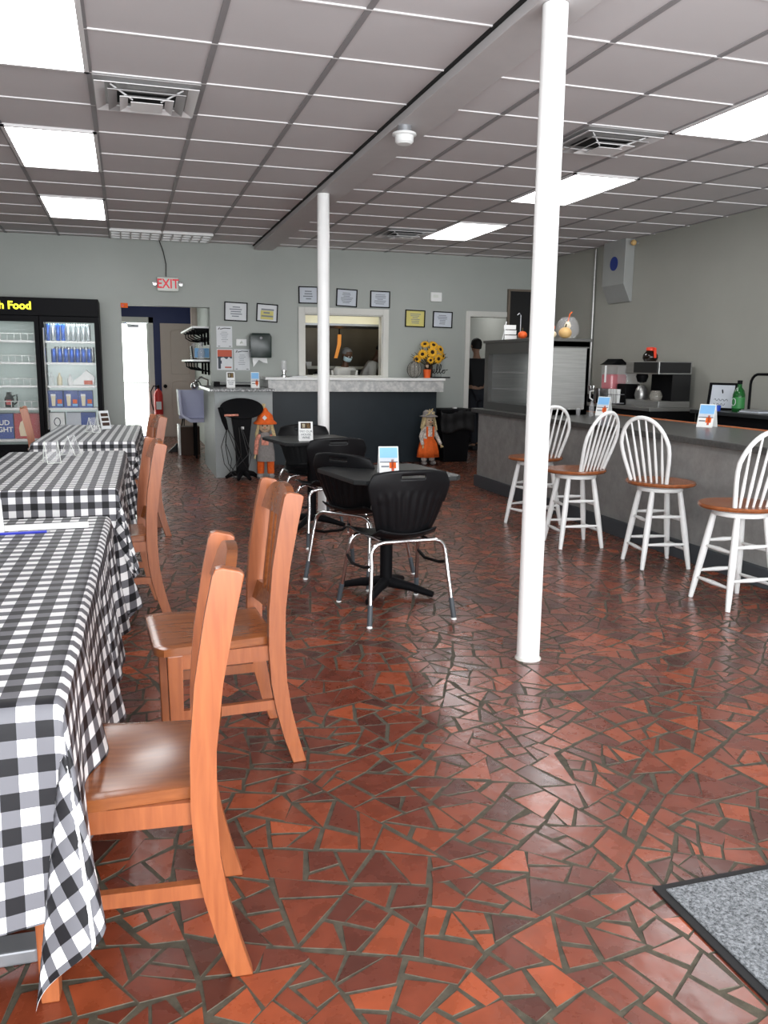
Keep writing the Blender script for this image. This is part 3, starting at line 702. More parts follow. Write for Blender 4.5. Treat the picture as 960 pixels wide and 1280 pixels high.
MB().tube([(.035, 0, .38), (.035, 0, 1.40)], .01).build('hanger', M['blackm'], t)
t = thing('plastic_tub', 'pale storage tub on the kitchen side of the pass-through', 'tub', (3.03, 12.15, 1.02))
MB().prism([(-.16, 0), (.16, 0), (.2, .26), (.17, .26), (.14, .02), (-.14, .02), (-.17, .26), (-.2, .26)], 1, -.15, .15).build('body', M['trimw'], t)
t = thing('prep_counter', 'stainless prep counter behind the pass-through', 'counter', (2.9, 12.15, 0))
MB().box((-1.1, -.28, .98), (1.3, .2, 1.02)).build('top', M['steel'], t)
for sx in (-1.05, 1.25):
    for sy in (-.24, .16): MB().box((sx - .02, sy - .02, 0), (sx + .02, sy + .02, .98)).build('leg', M['steel'], t)
t = thing('steam_cooker', 'slanted stainless equipment at the left of the pass-through', 'cooker', (2.72, 13.5, 0))
MB().prism([(-.2, 0), (.4, 0), (.4, 1.55), (-.05, 1.1), (-.2, 1.0)], 0, -.5, .1, .01).build('body', M['steel'], t)
MB().tube([(-.45, -.22, .9), (.05, -.22, .9)], .015).build('handle', M['chrome'], t)
t = thing('white_kettle', 'white container with black lid behind the far column at the pass-through', 'container', (2.68, 12.1, 1.021))
MB().lathe([(.0, 0), (.1, 0), (.11, .16), (.09, .2), (0, .2)], seg=18).build('body', M['white'], t, smooth=True)
MB().lathe([(.092, .2), (.07, .23), (.02, .25), (0, .27)], seg=18).build('lid', M['blackm'], t, smooth=True)
# corridor contents
tag(MB().box((4.86, 14.6, 0), (5.86, 14.9, 2.14)).build('corridor_cupboard', M['corrd']), 'tall grey cupboard behind the person in the doorway', 'cupboard')
t = thing('low_freezer', 'low white cabinet in the corridor behind the legs of the person', 'cabinet', (5.75, 14.2, 0))
MB().box((-.7, -.2, .12), (.4, .3, .62), .01).build('body', M['signw'], t); MB().box((-.68, -.18, 0), (.38, .28, .12)).build('plinth', M['blackm'], t); MB().box((-.7, -.21, .55), (.4, -.2, .57)).build('lid_seam', M['inkg'], t)

# ------------------------------------------------------------------ people
def mesh_eval(o):
    bpy.context.view_layer.update()
    return bpy.data.meshes.new_from_object(o.evaluated_get(bpy.context.evaluated_depsgraph_get()))
def skin_obj(name, J, E, m, parent, root, extra=None, voxel=.014, smooth=2):
    names = list(J); me = bpy.data.meshes.new(name)
    me.from_pydata([J[n][0] for n in names], [(names.index(a), names.index(b)) for a, b in E], [])
    o = bpy.data.objects.new('tmp', me); C.objects.link(o)
    md = o.modifiers.new('s', 'SKIN'); md.use_smooth_shade = True
    for i, n in enumerate(names):
        d = me.skin_vertices[0].data[i]; r = J[n][1]; d.radius = (r, r) if not isinstance(r, tuple) else r
        d.use_root = (n == root)
    o.modifiers.new('b', 'SUBSURF').levels = 1
    m1 = mesh_eval(o)
    bm = bmesh.new(); bm.from_mesh(m1)
    if extra:
        mb = MB(); extra(mb); tm = bpy.data.meshes.new('x'); mb.bm.to_mesh(tm); mb.bm.free(); bm.from_mesh(tm)
    m2 = bpy.data.meshes.new('j'); bm.to_mesh(m2); bm.free()
    o.modifiers.clear(); o.data = m2
    rm = o.modifiers.new('r', 'REMESH'); rm.mode = 'VOXEL'; rm.voxel_size = voxel; rm.use_smooth_shade = True
    sm = o.modifiers.new('c', 'SMOOTH'); sm.iterations = smooth; sm.factor = .5
    m3 = mesh_eval(o); bpy.data.objects.remove(o)
    m3.materials.clear(); m3.materials.append(m); m3.name = name
    m3.polygons.foreach_set('use_smooth', [True] * len(m3.polygons))
    r = bpy.data.objects.new(name, m3); C.objects.link(r); r.parent = parent
    return r
def human(name, label, loc, rz, h, pose, skin, shirt, trousers, hair, hairlen=.0, mask=False):
    """local frame: faces +Y, feet at z=0, h total height"""
    t = thing(name, label, 'person', loc, rz)
    k = h / 1.75; lean = pose.get('lean', 0.0); step = pose.get('step', 0.0); hd = pose.get('head', 0.0)
    def L(y, z):   # lean the trunk forward about the pelvis
        z0 = .95; dz = z - z0; return (y * math.cos(lean) + dz * math.sin(lean), z0 + dz * math.cos(lean) - y * math.sin(lean))
    J = {}
    def put(n, x, y, z, r, tr=False):
        if tr: y, z = L(y, z)
        J[n] = (Vector((x * k, y * k, z * k)), r * k if not isinstance(r, tuple) else (r[0] * k, r[1] * k))
    put('pelvis', 0, 0, .95, (.145, .10)); put('waist', 0, .01, 1.10, (.125, .09), True); put('chest', 0, .01, 1.30, (.155, .105), True)
    put('neckb', 0, -.005, 1.45, (.07, .06), True); put('neck', 0, .005, 1.52, .052, True); put('skull', 0, .02, 1.60, .06, True)
    E = [('pelvis', 'waist'), ('waist', 'chest'), ('chest', 'neckb'), ('neckb', 'neck'), ('neck', 'skull')]
    for s, n in ((-1, 'l'), (1, 'r')):
        a = pose.get('arm', (0.05, 0.0))
        put('sh' + n, s * .175, 0, 1.40, .06, True); put('el' + n, s * (.22 + .02), a[0], 1.13, .045, True); put('wr' + n, s * (.23 - a[1] * .3), a[0] + a[1], .90 + a[1] * .5, .028, True)
        put('pa' + n, s * (.23 - a[1] * .35), a[0] + a[1] + .03, .84 + a[1] * .55, (.030, .018), True)
        E += [('chest', 'sh' + n), ('sh' + n, 'el' + n), ('el' + n, 'wr' + n), ('wr' + n, 'pa' + n)]
        for f in range(4):
            put('f%d%s' % (f, n), s * (.23 - a[1] * .35) + (f - 1.5) * .006, a[0] + a[1] + .03 + (f - 1.5) * .019, .77 + a[1] * .5 + abs(f - 1.5) * .008, .009, True); E.append(('pa' + n, 'f%d%s' % (f, n)))
        put('th' + n, s * (.20 - a[1] * .35), a[0] + a[1] + .07, .83 + a[1] * .5, .010, True); E.append(('wr' + n, 'th' + n))
        st = step * s
        put('hp' + n, s * .09, 0, .90, .088); put('kn' + n, s * .10, st * .5 + .01, .49, .055); put('an' + n, s * .105, st - .02, .08, .038); put('to' + n, s * .12, st + .13, .035, .035)
        E += [('pelvis', 'hp' + n), ('hp' + n, 'kn' + n), ('kn' + n, 'an' + n), ('an' + n, 'to' + n)]
    hc = L(.03, 1.655); hc = Vector((0, hc[0] * k, hc[1] * k)); Mh = Matrix.Translation(hc) @ Matrix.Rotation(-lean - hd, 4, 'X')
    def head(mb):
        prof = [(0, -.115), (.035, -.11), (.058, -.07), (.072, -.02), (.077, .03), (.072, .07), (.05, .10), (.02, .115), (0, .117)]
        mb.lathe([(r * k, z * k) for r, z in prof], mtx=Mh @ Matrix.Diagonal((1, 1.22, 1, 1)), seg=18)
        mb.prism([(.085 * k, .02 * k), (.115 * k, -.03 * k), (.085 * k, -.035 * k)], 0, -.012 * k, .012 * k)
        for v in list(mb.bm.verts)[-6:]: v.co = Mh @ v.co
        for s in (-1, 1):
            mb.ball(Mh @ Vector((s * .078 * k, -.005, -.005)), .026 * k, sx=.5, sz=1.2)
    body = skin_obj('body', J, E, skin, t, 'pelvis', head)
    def sub(keys, grow, mt, nm, root, edges):
        JJ = {n: (J[n][0], (J[n][1][0] + grow, J[n][1][1] + grow) if isinstance(J[n][1], tuple) else J[n][1] + grow) for n in keys}
        return skin_obj(nm, JJ, edges, mt, t, root, voxel=.016)
    sub(['pelvis', 'waist', 'chest', 'neckb', 'shl', 'ell', 'shr', 'elr'], .026, shirt, 'shirt', 'pelvis',
        [('pelvis', 'waist'), ('waist', 'chest'), ('chest', 'neckb'), ('chest', 'shl'), ('shl', 'ell'), ('chest', 'shr'), ('shr', 'elr')])
    sub(['pelvis', 'hpl', 'knl', 'anl', 'hpr', 'knr', 'anr'], .020, trousers, 'trousers', 'pelvis',
        [('pelvis', 'hpl'), ('hpl', 'knl'), ('knl', 'anl'), ('pelvis', 'hpr'), ('hpr', 'knr'), ('knr', 'anr')])
    mb = MB()
    prof = [(.081, -.01 - hairlen), (.085, .03), (.080, .075), (.056, .11), (.02, .125), (0, .127)]
    mb.lathe([(r * k, z * k) for r, z in prof], mtx=Mh @ Matrix.Translation((0, -.012, 0)) @ Matrix.Rotation(R(14), 4, 'X') @ Matrix.Diagonal((1, 1.2, 1, 1)), seg=18)
    mb.build('hair', hair, t, smooth=True)
    for s in (-1, 1):
        MB().ball(Mh @ Vector((s * .03 * k, .086 * k, .012 * k)), .011 * k).build('eye', M['shirtw'], t, smooth=True)
        mb = MB().box((s * .12 * k - .05 * k, (step * s - .09) * k, 0), (s * .12 * k + .05 * k, (step * s + .18) * k, .07 * k), .02); mb.build('shoe', M['rubber'], t, smooth=True)
    mo = MB().tube([Mh @ Vector((x * k, .092 * k - abs(x) * .15, -.062 * k)) for x in (-.025, 0, .025)], .005 * k, 6); mo.build('mouth', M['red'] if not mask else M['skin'], t)
    if mask:
        mb = MB(); mb.lathe([(.03 * k, -.10 * k), (.068 * k, -.07 * k), (.078 * k, -.02 * k), (.076 * k, 0)], mtx=Mh @ Matrix.Translation((0, .012 * k, 0)) @ Matrix.Diagonal((1, 1.32, 1, 1)), seg=18)
        bm = mb.bm; iv = Mh.inverted()
        bmesh.ops.delete(bm, geom=[v for v in bm.verts if (iv @ v.co).y < -.01], context='VERTS')
        mb.build('face_mask', M['mask'], t, smooth=True, solid=.004)
    return t
human('person', 'cook in a white T-shirt and pale face mask looking down in the pass-through', (3.18, 12.68, 0), R(205), 1.59, dict(lean=.10, head=.35, arm=(.1, .2)), M['skin'], M['shirtw'], M['jeans'], M['hairg'], -.03, mask=True)
human('person', 'cook in a white shirt bending over at the right of the pass-through', (3.55, 13.15, 0), R(-100), 1.76, dict(lean=.50, head=.3, arm=(.1, .25)), M['skin'], M['shirtw'], M['jeans'], M['hairk'], .0, mask=True)
human('person', 'person in black shirt and dark trousers walking away through the right doorway', (5.50, 12.95, 0), R(8), 1.78, dict(lean=.02, step=.14, arm=(.05, .08)), M['skinl'], M['shirtk'], M['jeans'], M['hairk'], .02)
# ------------------------------------------------------------------ drinks cooler
FX0, FX1, FY = -2.30, -.29, 10.95
t = thing('drinks_cooler', 'tall black glass-door drinks cooler against the back wall', 'cooler', (0, 0, 0))
cool = t
mb = MB()
mb.box((FX0, FY + .04, .0), (FX0 + .05, 11.66, 2.10)); mb.box((FX1 - .05, FY + .04, 0), (FX1, 11.66, 2.10))
mb.box((FX0 + .05, 11.62, 0), (FX1 - .05, 11.66, 2.10)); mb.box((FX0 + .05, FY + .04, 1.86), (FX1 - .05, 11.62, 2.10)); mb.box((FX0 + .05, FY + .04, 0), (FX1 - .05, 11.62, .28))
mb.box((-1.64, FY + .04, .28), (-1.58, 11.62, 1.86)); mb.box((-.985, FY + .04, .28), (-.945, 11.62, 1.86))
mb.build('cabinet', M['blackm'], t)
MB().box((FX0, FY, 1.89), (FX1, FY + .04, 2.10), .008).build('header', M['blackm'], t)
text('lettering', 'Fresh Food', .125, M['yel'], t, T(-1.325, FY - .002, 2.0) @ FRONT @ Matrix.Scale(1.0, 4, (1, 0, 0)), bold=.004)
mb = MB()
mb.box((FX0 + .05, 11.60, .28), (-1.64, 11.619, 1.86)); mb.box((-1.58, 11.60, .28), (-.985, 11.619, 1.86)); mb.build('back_liner', M['coolerin'], t)
mb = MB(); mb.box((-.945, 11.60, .28), (FX1 - .05, 11.619, 1.86)); mb.build('lit_liner', M['coolerlit'], t)
SZ = [.60, 0.915, 1.15, 1.38, 1.62]
for (a, b_) in ((-.945, FX1 - .05), (-1.58, -.985), (FX0 + .05, -1.64)):
    for z in (.79, 1.06, 1.335, 1.592):
        s_ = MB(); s_.box((a, FY + .07, z - .012), (b_, FY + .085, z + .012))
        for q in range(9): s_.box((a, FY + .085 + q * .06, z - .006), (b_, FY + .095 + q * .06, z))
        s_.build('shelf', M['white'], t)
for (a, b_) in ((-1.0 - .60, -.965), (-.965, FX1), (FX0, -1.60)):
    d = MB(); w_ = .055
    d.box((a + .005, FY - .01, .30), (a + w_, FY + .035, 1.885)); d.box((b_ - w_, FY - .01, .30), (b_ - .005, FY + .035, 1.885))
    d.box((a + w_, FY - .01, .30), (b_ - w_, FY + .035, .37)); d.box((a + w_, FY - .01, 1.82), (b_ - w_, FY + .035, 1.885))
    dd = d.build('door', M['blackm'], t)
    MB().box((a + w_, FY + .008, .37), (b_ - w_, FY + .014, 1.82)).build('glass_pane', M['pane'], dd)
    MB().tube([(a + .045, FY - .045, .55), (a + .045, FY - .045, 1.75)], .012).build('handle', M['chrome'], dd, smooth=True)
MB().box((FX0, FY, .0), (FX1, FY + .04, .29)).build('kick_grille', M['blackm'], t)
dv = MB()
for (z) in (.79, 1.06, 1.335, 1.592):
    for q in range(8):
        x = -1.56 + q * .075
        dv.tube([(x, FY + .10, z + .012), (x, FY + .10, z + .09), (x, FY + .4, z + .09)], .0045, 5)
    dv.tube([(-1.575, FY + .10, z + .09), (-.99, FY + .10, z + .09)], .0045, 5)
dv.build('wire_divider', M['white'], t)
l = area('cooler_light', (-.645, FY + .12, 1.83), (R(-25), 0, 0), .5, .05, 3.0, (.9, 1, .97))
l = area('cooler_light_2', (-1.28, FY + .12, 1.83), (R(-25), 0, 0), .5, .05, 1.0, (.85, 1, .94))
# cans
def can_proto(m, h, r, label, loc, grp):
    o = MB().lathe([(0, 0), (r * .8, 0), (r, .008), (r, h - .015), (r * .85, h), (0, h)], seg=12).build('drink_can', m, smooth=True, loc=loc)
    return tag(o, label, 'can', grp)
xs = [-.885 + q * .058 for q in range(9)]
z = 1.605
cb = can_proto(M['canblue'], .20, .026, 'tall blue can on the top shelf of the cooler', (xs[0], FY + .14, z), 'blue cans on the top cooler shelf')
csi = can_proto(M['cansilver'], .20, .026, 'tall silver can on the top shelf of the cooler', (xs[1], FY + .14, z), 'silver cans on the top cooler shelf')
for q, x in enumerate(xs):
    if q > 1: dup(cb if q in (2, 3) else csi, (x, FY + .14, z))
z = 1.348
cb2 = can_proto(M['canblue'], .165, .030, 'blue can on the second shelf of the cooler', (-.83, FY + .14, z), 'blue cans on the second cooler shelf')
for q in range(1, 7): dup(cb2, (-.83 + q * .068, FY + .14 + (q % 2) * .01, z))
csb = can_proto(M['cansilver'], .19, .030, 'silver can in the rear row of the second cooler shelf', (-.80, FY + .24, z), 'silver cans in the rear row of the second cooler shelf')
for q in range(1, 7): dup(csb, (-.80 + q * .068, FY + .24, z))
z = 1.073
for q, (x, w_, h_, mm, lab) in enumerate(((-.87, .05, .16, 'acrylic', 'clear bottle at the left of the third cooler shelf'), (-.78, .05, .15, 'beer', 'pale yellow bottle on the third cooler shelf'), (-.66, .05, .13, 'white', 'white bottle in the middle of the third cooler shelf'))):
    tag(MB().lathe([(0, 0), (w_ * .6, 0), (w_ * .62, h_ * .6), (w_ * .25, h_ * .8), (w_ * .25, h_), (0, h_)], seg=12).build('drink_bottle', M[mm], smooth=True, loc=(x, FY + .15, z)), lab, 'bottle', 'bottles on the third cooler shelf')
t = thing('folded_bag', 'crumpled white paper bag on the third cooler shelf', 'bag', (-.52, FY + .2, z))
MB().prism([(-.11, 0), (.14, 0), (.15, .1), (.05, .19), (.0, .12), (-.12, .04)], 1, -.06, .06, .01).build('bag', M['white'], t)
MB().box((.02, -.065, .01), (.12, -.061, .06)).build('label_patch', M['redorange'], t)
for q, x in enumerate((-.835, -.66, -.49)):
    t = thing('beer_carton', ['leftmost', 'middle', 'rightmost'][q] + ' of three blue cartons showing a tall glass on the fourth cooler shelf', 'carton', (x, FY + .24, .803), group='blue cartons on the fourth cooler shelf')
    MB().box((-.082, -.12, 0), (.082, .12, .205)).build('box', M['carton_blue'], t)
    MB().prism([(-.045, .02), (-.008, .02), (-.0, .14), (-.052, .14)], 1, -.123, -.121).build('printed_glass', M['beer'], t)
    MB().prism([(-.054, .14), (.0, .14), (.0, .165), (-.054, .165)], 1, -.123, -.121).build('printed_foam', M['white'], t)
    MB().box((.02, -.123, .05), (.07, -.121, .1)).build('printed_mark', M['orange'], t)
    MB().box((.015, -.123, .02), (.075, -.121, .045)).build('printed_band', M['skyb'], t)
for q, (x, mm, lab) in enumerate(((-.83, 'white', 'white carton with a round mark at the cooler bottom'), (-.64, 'paperb', 'pale carton in the middle of the cooler bottom'), (-.47, 'carton_blue', 'blue carton at the right of the cooler bottom'))):
    t = thing('drink_carton', lab, 'carton', (x, FY + .24, .43), group='cartons at the cooler bottom')
    MB().box((-.085, -.12, 0), (.085, .12, .31)).build('box', M[mm], t)
    if q == 0: MB().tube([(.035 * math.cos(R(a)), -.122, .20 + .05 * math.sin(R(a))) for a in range(0, 360, 30)], .006, 6, closed=True).build('printed_ring', M['ink'], t)
    else: MB().box((-.06, -.1215, .08), (.06, -.1205, .13)).build('printed_band', M['skyb'], t)
# bottom plate the cartons stand on
MB().box((FX0 + .055, FY + .06, .40), (FX1 - .055, 11.6, .428)).build('bottom_deck', M['white'], cool)
t = thing('beer_case', 'blue beer case with white lettering at the cooler bottom', 'carton', (-1.485, FY + .26, .43))
MB().box((-.09, -.13, 0), (.155, .13, .30)).build('box', M['carton_blue'], t)
text('lettering', 'BUD\nLIGHT', .105, M['white'], t, T(.03, -.132, .15) @ FRONT @ Matrix.Scale(.8, 4), bold=.002)
t = thing('beer_case', 'red case with cream pattern beside the blue case in the cooler', 'carton', (-1.19, FY + .26, .43))
MB().box((-.13, -.13, 0), (.17, .13, .30)).build('box', M['carton_red'], t)
MB().prism([(-.07, .03), (.0, .03), (.0, .13), (.04, .16), (-.01, .24), (-.06, .2), (-.08, .13)], 1, -.133, -.131).build('printed_figure', M['pumpkinw'], t)
t = thing('dark_pitcher', 'dark jug with red label on the fourth shelf of the cooler', 'jug', (-1.38, FY + .3, .803))
MB().lathe([(0, 0), (.05, 0), (.055, .1), (.03, .15), (.03, .18), (0, .18)], seg=14).build('body', M['blackm'], t, smooth=True)
MB().tube([(.04, 0, .13), (.09, 0, .15), (.09, 0, .06), (.05, 0, .03)], .01).build('handle', M['blackm'], t)
MB().box((-.03, -.058, .03), (.03, -.055, .09)).build('label_patch', M['red'], t)

# ------------------------------------------------------------------ station, counter
t = thing('host_station', 'grey boxed host station with speckled dark stone top', 'counter', (0, 0, 0))
MB().box((.99, 10.20, 0), (1.68, WB - .012, 1.03), .003).build('body', M['stationp'], t)
MB().box((.93, 10.14, 1.03), (1.70, WB - .03, 1.065), .004).build('stone_top', M['granite'], t)
t = thing('service_counter', 'long dark slate counter with white marble top under the pass-through', 'counter', (0, 0, 0))
MB().box((1.82, 11.36, 0), (4.22, WB - .012, 1.0)).build('front_panel', M['navyp'], t)
MB().box((1.80, 11.27, .995), (4.29, WB - .03, 1.15), .004).build('marble_apron', M['marble'], t)
MB().box((1.76, 11.25, 1.15), (4.31, WB - .03, 1.185), .005).build('top_ledge', M['white'], t)
MB().box((1.70, 11.38, 0), (1.815, 11.6, 1.05)).build('end_post', M['dark'], t)

def tent_card(name, loc, rz, label, style, w=.085, h=.17, d=.07, group=None):
    t = thing(name, label, 'table card', loc, rz, group)
    mb = MB(); mb.prism([(-d / 2, 0), (-d / 2 + .004, 0), (0, h - .006), (d / 2 - .004, 0), (d / 2, 0), (.002, h), (-.002, h)], 0, -w / 2, w / 2)
    mb.build('card', M['white'], t)
    ang = math.atan2(d / 2, h); Mt = T(0, -d / 4, h / 2) @ Matrix.Rotation(-ang, 4, 'X')
    L = math.hypot(d / 2, h)
    def patch(nm, x0, x1, z0, z1, m):
        mb = MB(); mb.box((x0 * w, -.0022, z0 * L), (x1 * w, -.001, z1 * L), mtx=Mt); mb.build(nm, m, t)
    if style == 'beach':
        patch('sky_print', -.46, .46, .08, .46, M['skyb']); patch('sand_print', -.46, .46, -.06, .08, M['paperb'])
        patch('bottle_print', .12, .26, -.40, .02, M['redorange']); patch('orange_print', .02, .36, -.30, -.08, M['orange']); patch('horizon_print', -.46, .46, -.09, -.06, M['ink'])
        patch('caption', -.4, .0, -.26, -.2, M['inkg'])
    else:
        patch('photo_print', -.36, .36, .14, .44, M['brown']); patch('glass_print', -.25, -.05, .18, .38, M['beer']); patch('glass_print', .05, .28, .16, .4, M['pumpkint'])
        text('lettering', 'TRY OUR\nHOUSE\nWINE', w * .22, M['ink'], t, Mt @ T(0, -.002, -.17 * L) @ FRONT, ext=.0005)
    return t
G = 'table cards on the black tables'
tent_card('tent_card', (1.23, 10.6, 1.066), 0, 'wine card on the left of the host station top', 'wine', .10, .19)
tent_card('tent_card', (1.53, 10.6, 1.066), 0, 'beach drink card on the right of the host station top', 'beach', .10, .19)
t = thing('serving_tray', 'flat dark tray lying on the host station behind the cards', 'tray', (1.35, 11.2, 1.066))
MB().box((-.28, -.12, 0), (.25, .12, .02)).build('base', M['blackm'], t); MB().box((-.28, -.12, .02), (-.2, .12, .06)).build('rim', M['blackm'], t); MB().tube([(-.2, -.1, .05), (.24, -.1, .05)], .008).build('handle', M['greysteel'], t)

# black oval stand with hanging leads
t = thing('pedestal_stand', 'black oval-headed stand on a broad column in front of the host station', 'stand', (1.28, 9.95, 0))
MB().lathe([(0, -.02), (.20, -.02), (.255, -.008), (.255, .008), (.20, .02), (0, .02)], mtx=T(0, .04, .84) @ Matrix.Rotation(R(62), 4, 'X') @ Matrix.Diagonal((1, .52, 1, 1)), seg=36).build('oval_head', M['blackm'], t, smooth=True)
MB().prism([(-.07, .05), (.07, .05), (.075, .4), (.12, .74), (-.12, .74), (-.075, .4)], 1, .02, .10, .01).build('column', M['blackm'], t)
for a in (20, 160, 250, 290):
    MB().tube([(0, .06, .09), (.14 * math.cos(R(a)), .06 + .1 * math.sin(R(a)), .06), (.20 * math.cos(R(a)), .06 + .18 * math.sin(R(a)), .02)], [.035, .03, .018]).build('foot', M['blackm'], t)
MB().box((-.01, .008, .60), (.02, .019, .63)).build('switch', M['white'], t)
t = thing('microphone_lead', 'black handset with pink tip and leads hanging left of the oval stand', 'cable', (1.10, 9.93, 0))
MB().tube([(-.08, 0, .86), (-.03, 0, .70), (0, 0, .60)], [.024, .03, .018]).build('handset', M['blackm'], t, smooth=True)
MB().tube([(-.03, -.03, .765), (.13, -.03, .77)], .012).build('pink_tip', M['pinkpl'], t)
wi = MB()
for q, (dx, low) in enumerate(((-.02, .0), (.03, .0), (.08, .25), (.12, .2), (.0, .1))):
    wi.tube([(0, 0, .62), (dx - .02, .01, .45), (dx + .05, .01 * q, max(.25, low)), (dx + .02 + .1 * (q % 2), .02, max(.012, low * .6)), (dx + .16, .01, .012 if not low else .3), (.14 + dx * .3, .03, .62)] if q > 1 else
            [(0, 0, .62), (-.05 + dx, .01, .4), (dx - .02, .0, .2), (dx + .1, 0, .03), (dx + .2, 0, .012)], .005, 6)
wi.build('lead', M['wire'], t, smooth=True)

# ------------------------------------------------------------------ scarecrow dolls
def doll(loc, rz, k, label, girl):
    t = thing('scarecrow_doll', label, 'doll', loc, rz, 'harvest scarecrow dolls')
    def V(*p): return tuple(q * k for q in p)
    cloth = M['orange']; top = M['plaid'] if girl else M['greyfelt']
    for s in (-1, 1):
        MB().tube([V(s * .07, 0, .30), V(s * .075, 0, .08)], [.055 * k, .05 * k]).build('leg', M['plaid'] if girl else M['orange'], t, smooth=True)
        MB().ball(V(s * .085, -.03, .042), .052 * k, sx=.9, sy=1.4, sz=.8).build('boot', M['greyfelt'], t, smooth=True)
    if girl:
        mb = MB(); seg = 32
        prof = [(.20, .14), (.185, .25), (.15, .38), (.105, .46)]
        rings = []
        for r, z in prof:
            rings.append([mb.bm.verts.new(V((r + .012 * math.sin(8 * a) * (r > .12)) * math.cos(a), .7 * (r + .012 * math.sin(8 * a)) * math.sin(a), z)) for a in [2 * PI * q / seg for q in range(seg)]])
        for A, B in zip(rings, rings[1:]):
            for q in range(seg): mb.bm.faces.new((A[q], A[(q + 1) % seg], B[(q + 1) % seg], B[q]))
        mb.bm.faces.new(rings[-1]); mb.build('skirt', cloth, t, smooth=True, solid=.004)
        MB().lathe([(.10 * k, .44 * k), (.105 * k, .55 * k), (.085 * k, .66 * k), (.04 * k, .69 * k)], seg=18, sy=.72).build('torso', top, t, smooth=True)
        b = MB(); b.box(V(-.06, -.088, .45), V(.06, -.076, .50)); b.box(V(-.075, -.085, .5), V(-.045, -.07, .67)); b.box(V(.045, -.085, .5), V(.075, -.07, .67)); b.build('apron_straps', cloth, t)
    else:
        MB().lathe([(.135 * k, .26 * k), (.13 * k, .40 * k), (.10 * k, .58 * k), (.075 * k, .66 * k), (.04 * k, .69 * k)], seg=20, sy=.7).build('overalls', top, t, smooth=True)
        b = MB(); b.box(V(-.05, -.10, .50), V(.05, -.085, .60)); b.build('bib', M['pinkpl'], t)
    for s in (-1, 1):
        if girl: pts = [V(s * .08, 0, .64), V(s * .15, -.02, .50), V(s * (.13 if s < 0 else .21), -.06, .36)]
        else: pts = [V(s * .08, 0, .64), V(s * (.12 if s < 0 else .17), -.03, .55), V(s * (.14 if s < 0 else .26), -.05, .36 if s < 0 else .66)]
        MB().tube(pts, [.04 * k, .036 * k, .03 * k]).build('sleeve', M['plaid'] if girl else M['pinkpl'], t, smooth=True)
        e = Vector(pts[-1]); d = (e - Vector(pts[-2])).normalized(); mb = MB()
        for q in range(5):
            a = Vector((random.uniform(-.5, .5), random.uniform(-.3, .3), random.uniform(-.3, .3))); mb.tube([e, e + (d + a * .9).normalized() * .065 * k], [.012 * k, .008 * k], 6)
        mb.build('straw_hand', M['straw'], t)
    MB().ball(V(0, 0, .765), .095 * k, sy=.9).build('head', M['burlap'], t, smooth=True)
    for s in (-1, 1): MB().ball(V(s * .033, -.083, .78), .010 * k).build('eye', M['blackm'], t)
    MB().prism([(-.012 * k, .755 * k), (.012 * k, .755 * k), (0, .735 * k)], 1, -.096 * k, -.085 * k).build('nose', M['orange'], t)
    MB().tube([V(-.035, -.086, .735), V(0, -.092, .722), V(.035, -.086, .735)], .0035 * k, 5).build('mouth', M['blackm'], t)
    hr = MB(); rr = random.Random(5)
    for s in (-1, 1):
        for q in range(7):
            x = s * (.085 + .012 * rr.random()); y = -.05 + .1 * q / 6
            hr.tube([V(x * .9, y, .84), V(x * 1.12, y - .01, .74), V(x * (1.25 + .3 * rr.random()), y - .02, .60 + .05 * rr.random())], [.016 * k, .018 * k, .010 * k], 6)
    hr.build('hair', M['straw'], t)
    hat = MB()
    if girl:
        hat.lathe([(.155 * k, .835 * k), (.16 * k, .845 * k), (.105 * k, .865 * k), (.10 * k, .92 * k), (.06 * k, .95 * k), (0, .95 * k)], seg=20)
        hat.build('hat', M['greyfelt'], t, smooth=True)
        b = MB()
        for q in range(9): b.tube([V(0, -.08, .90), V(-.03 + .09 * math.cos(q), -.12, .92 + .06 * math.sin(q * 1.7))], [.012 * k, .006 * k], 6)
        b.build('straw_bow', M['straw'], t)
    else:
        hat.lathe([(.165 * k, .80 * k), (.17 * k, .815 * k), (.12 * k, .86 * k), (.105 * k, .93 * k), (.05 * k, .98 * k), (.02 * k, 1.03 * k), (0, 1.04 * k)], seg=20)
        hat.build('hat', M['orange'], t, smooth=True)
        MB().prism([(-.035 * k, .895 * k), (0, .86 * k), (.035 * k, .895 * k), (0, .93 * k)], 1, -.125 * k, -.105 * k).build('hat_patch', M['paper'], t)
        b = MB()
        for q in range(7): b.tube([V(-.01, 0, 1.0), V(-.05 + .05 * math.cos(q), .03 * math.sin(q), 1.09)], [.014 * k, .007 * k], 6)
        b.build('straw_tuft', M['straw'], t)
    return t
doll((1.56, 10.02, 0), R(-12), .82, 'scarecrow doll in orange hat and grey overalls beside the host station', False)
doll((3.96, 10.95, 0), R(6), .80, 'scarecrow doll in orange pinafore and grey hat before the dark counter', True)

# bin
t = thing('trash_bin', 'black trash bin with bag beside the right doorway', 'bin', (4.50, 11.42, 0))
MB().prism([(-.20, 0), (.16, 0), (.22, .70), (-.25, .70)], 1, -.2, .2, .015).build('body', M['blackm'], t)
MB().box((-.27, -.22, .70), (.235, .22, .755), .015).build('rim', M['blackm'], t)
MB().grid(lambda u, v: (-.27 + .52 * u, -.225 - .012 * math.sin(u * 23) - .01 * math.sin(v * 9), .72 - .28 * v - .03 * math.sin(u * 7)), 24, 10).build('bin_bag', M['shirtk'], t, smooth=True, solid=.003)
MB().box((-.02, -.08, .756), (.03, -.02, .775)).build('tag', M['white'], t)

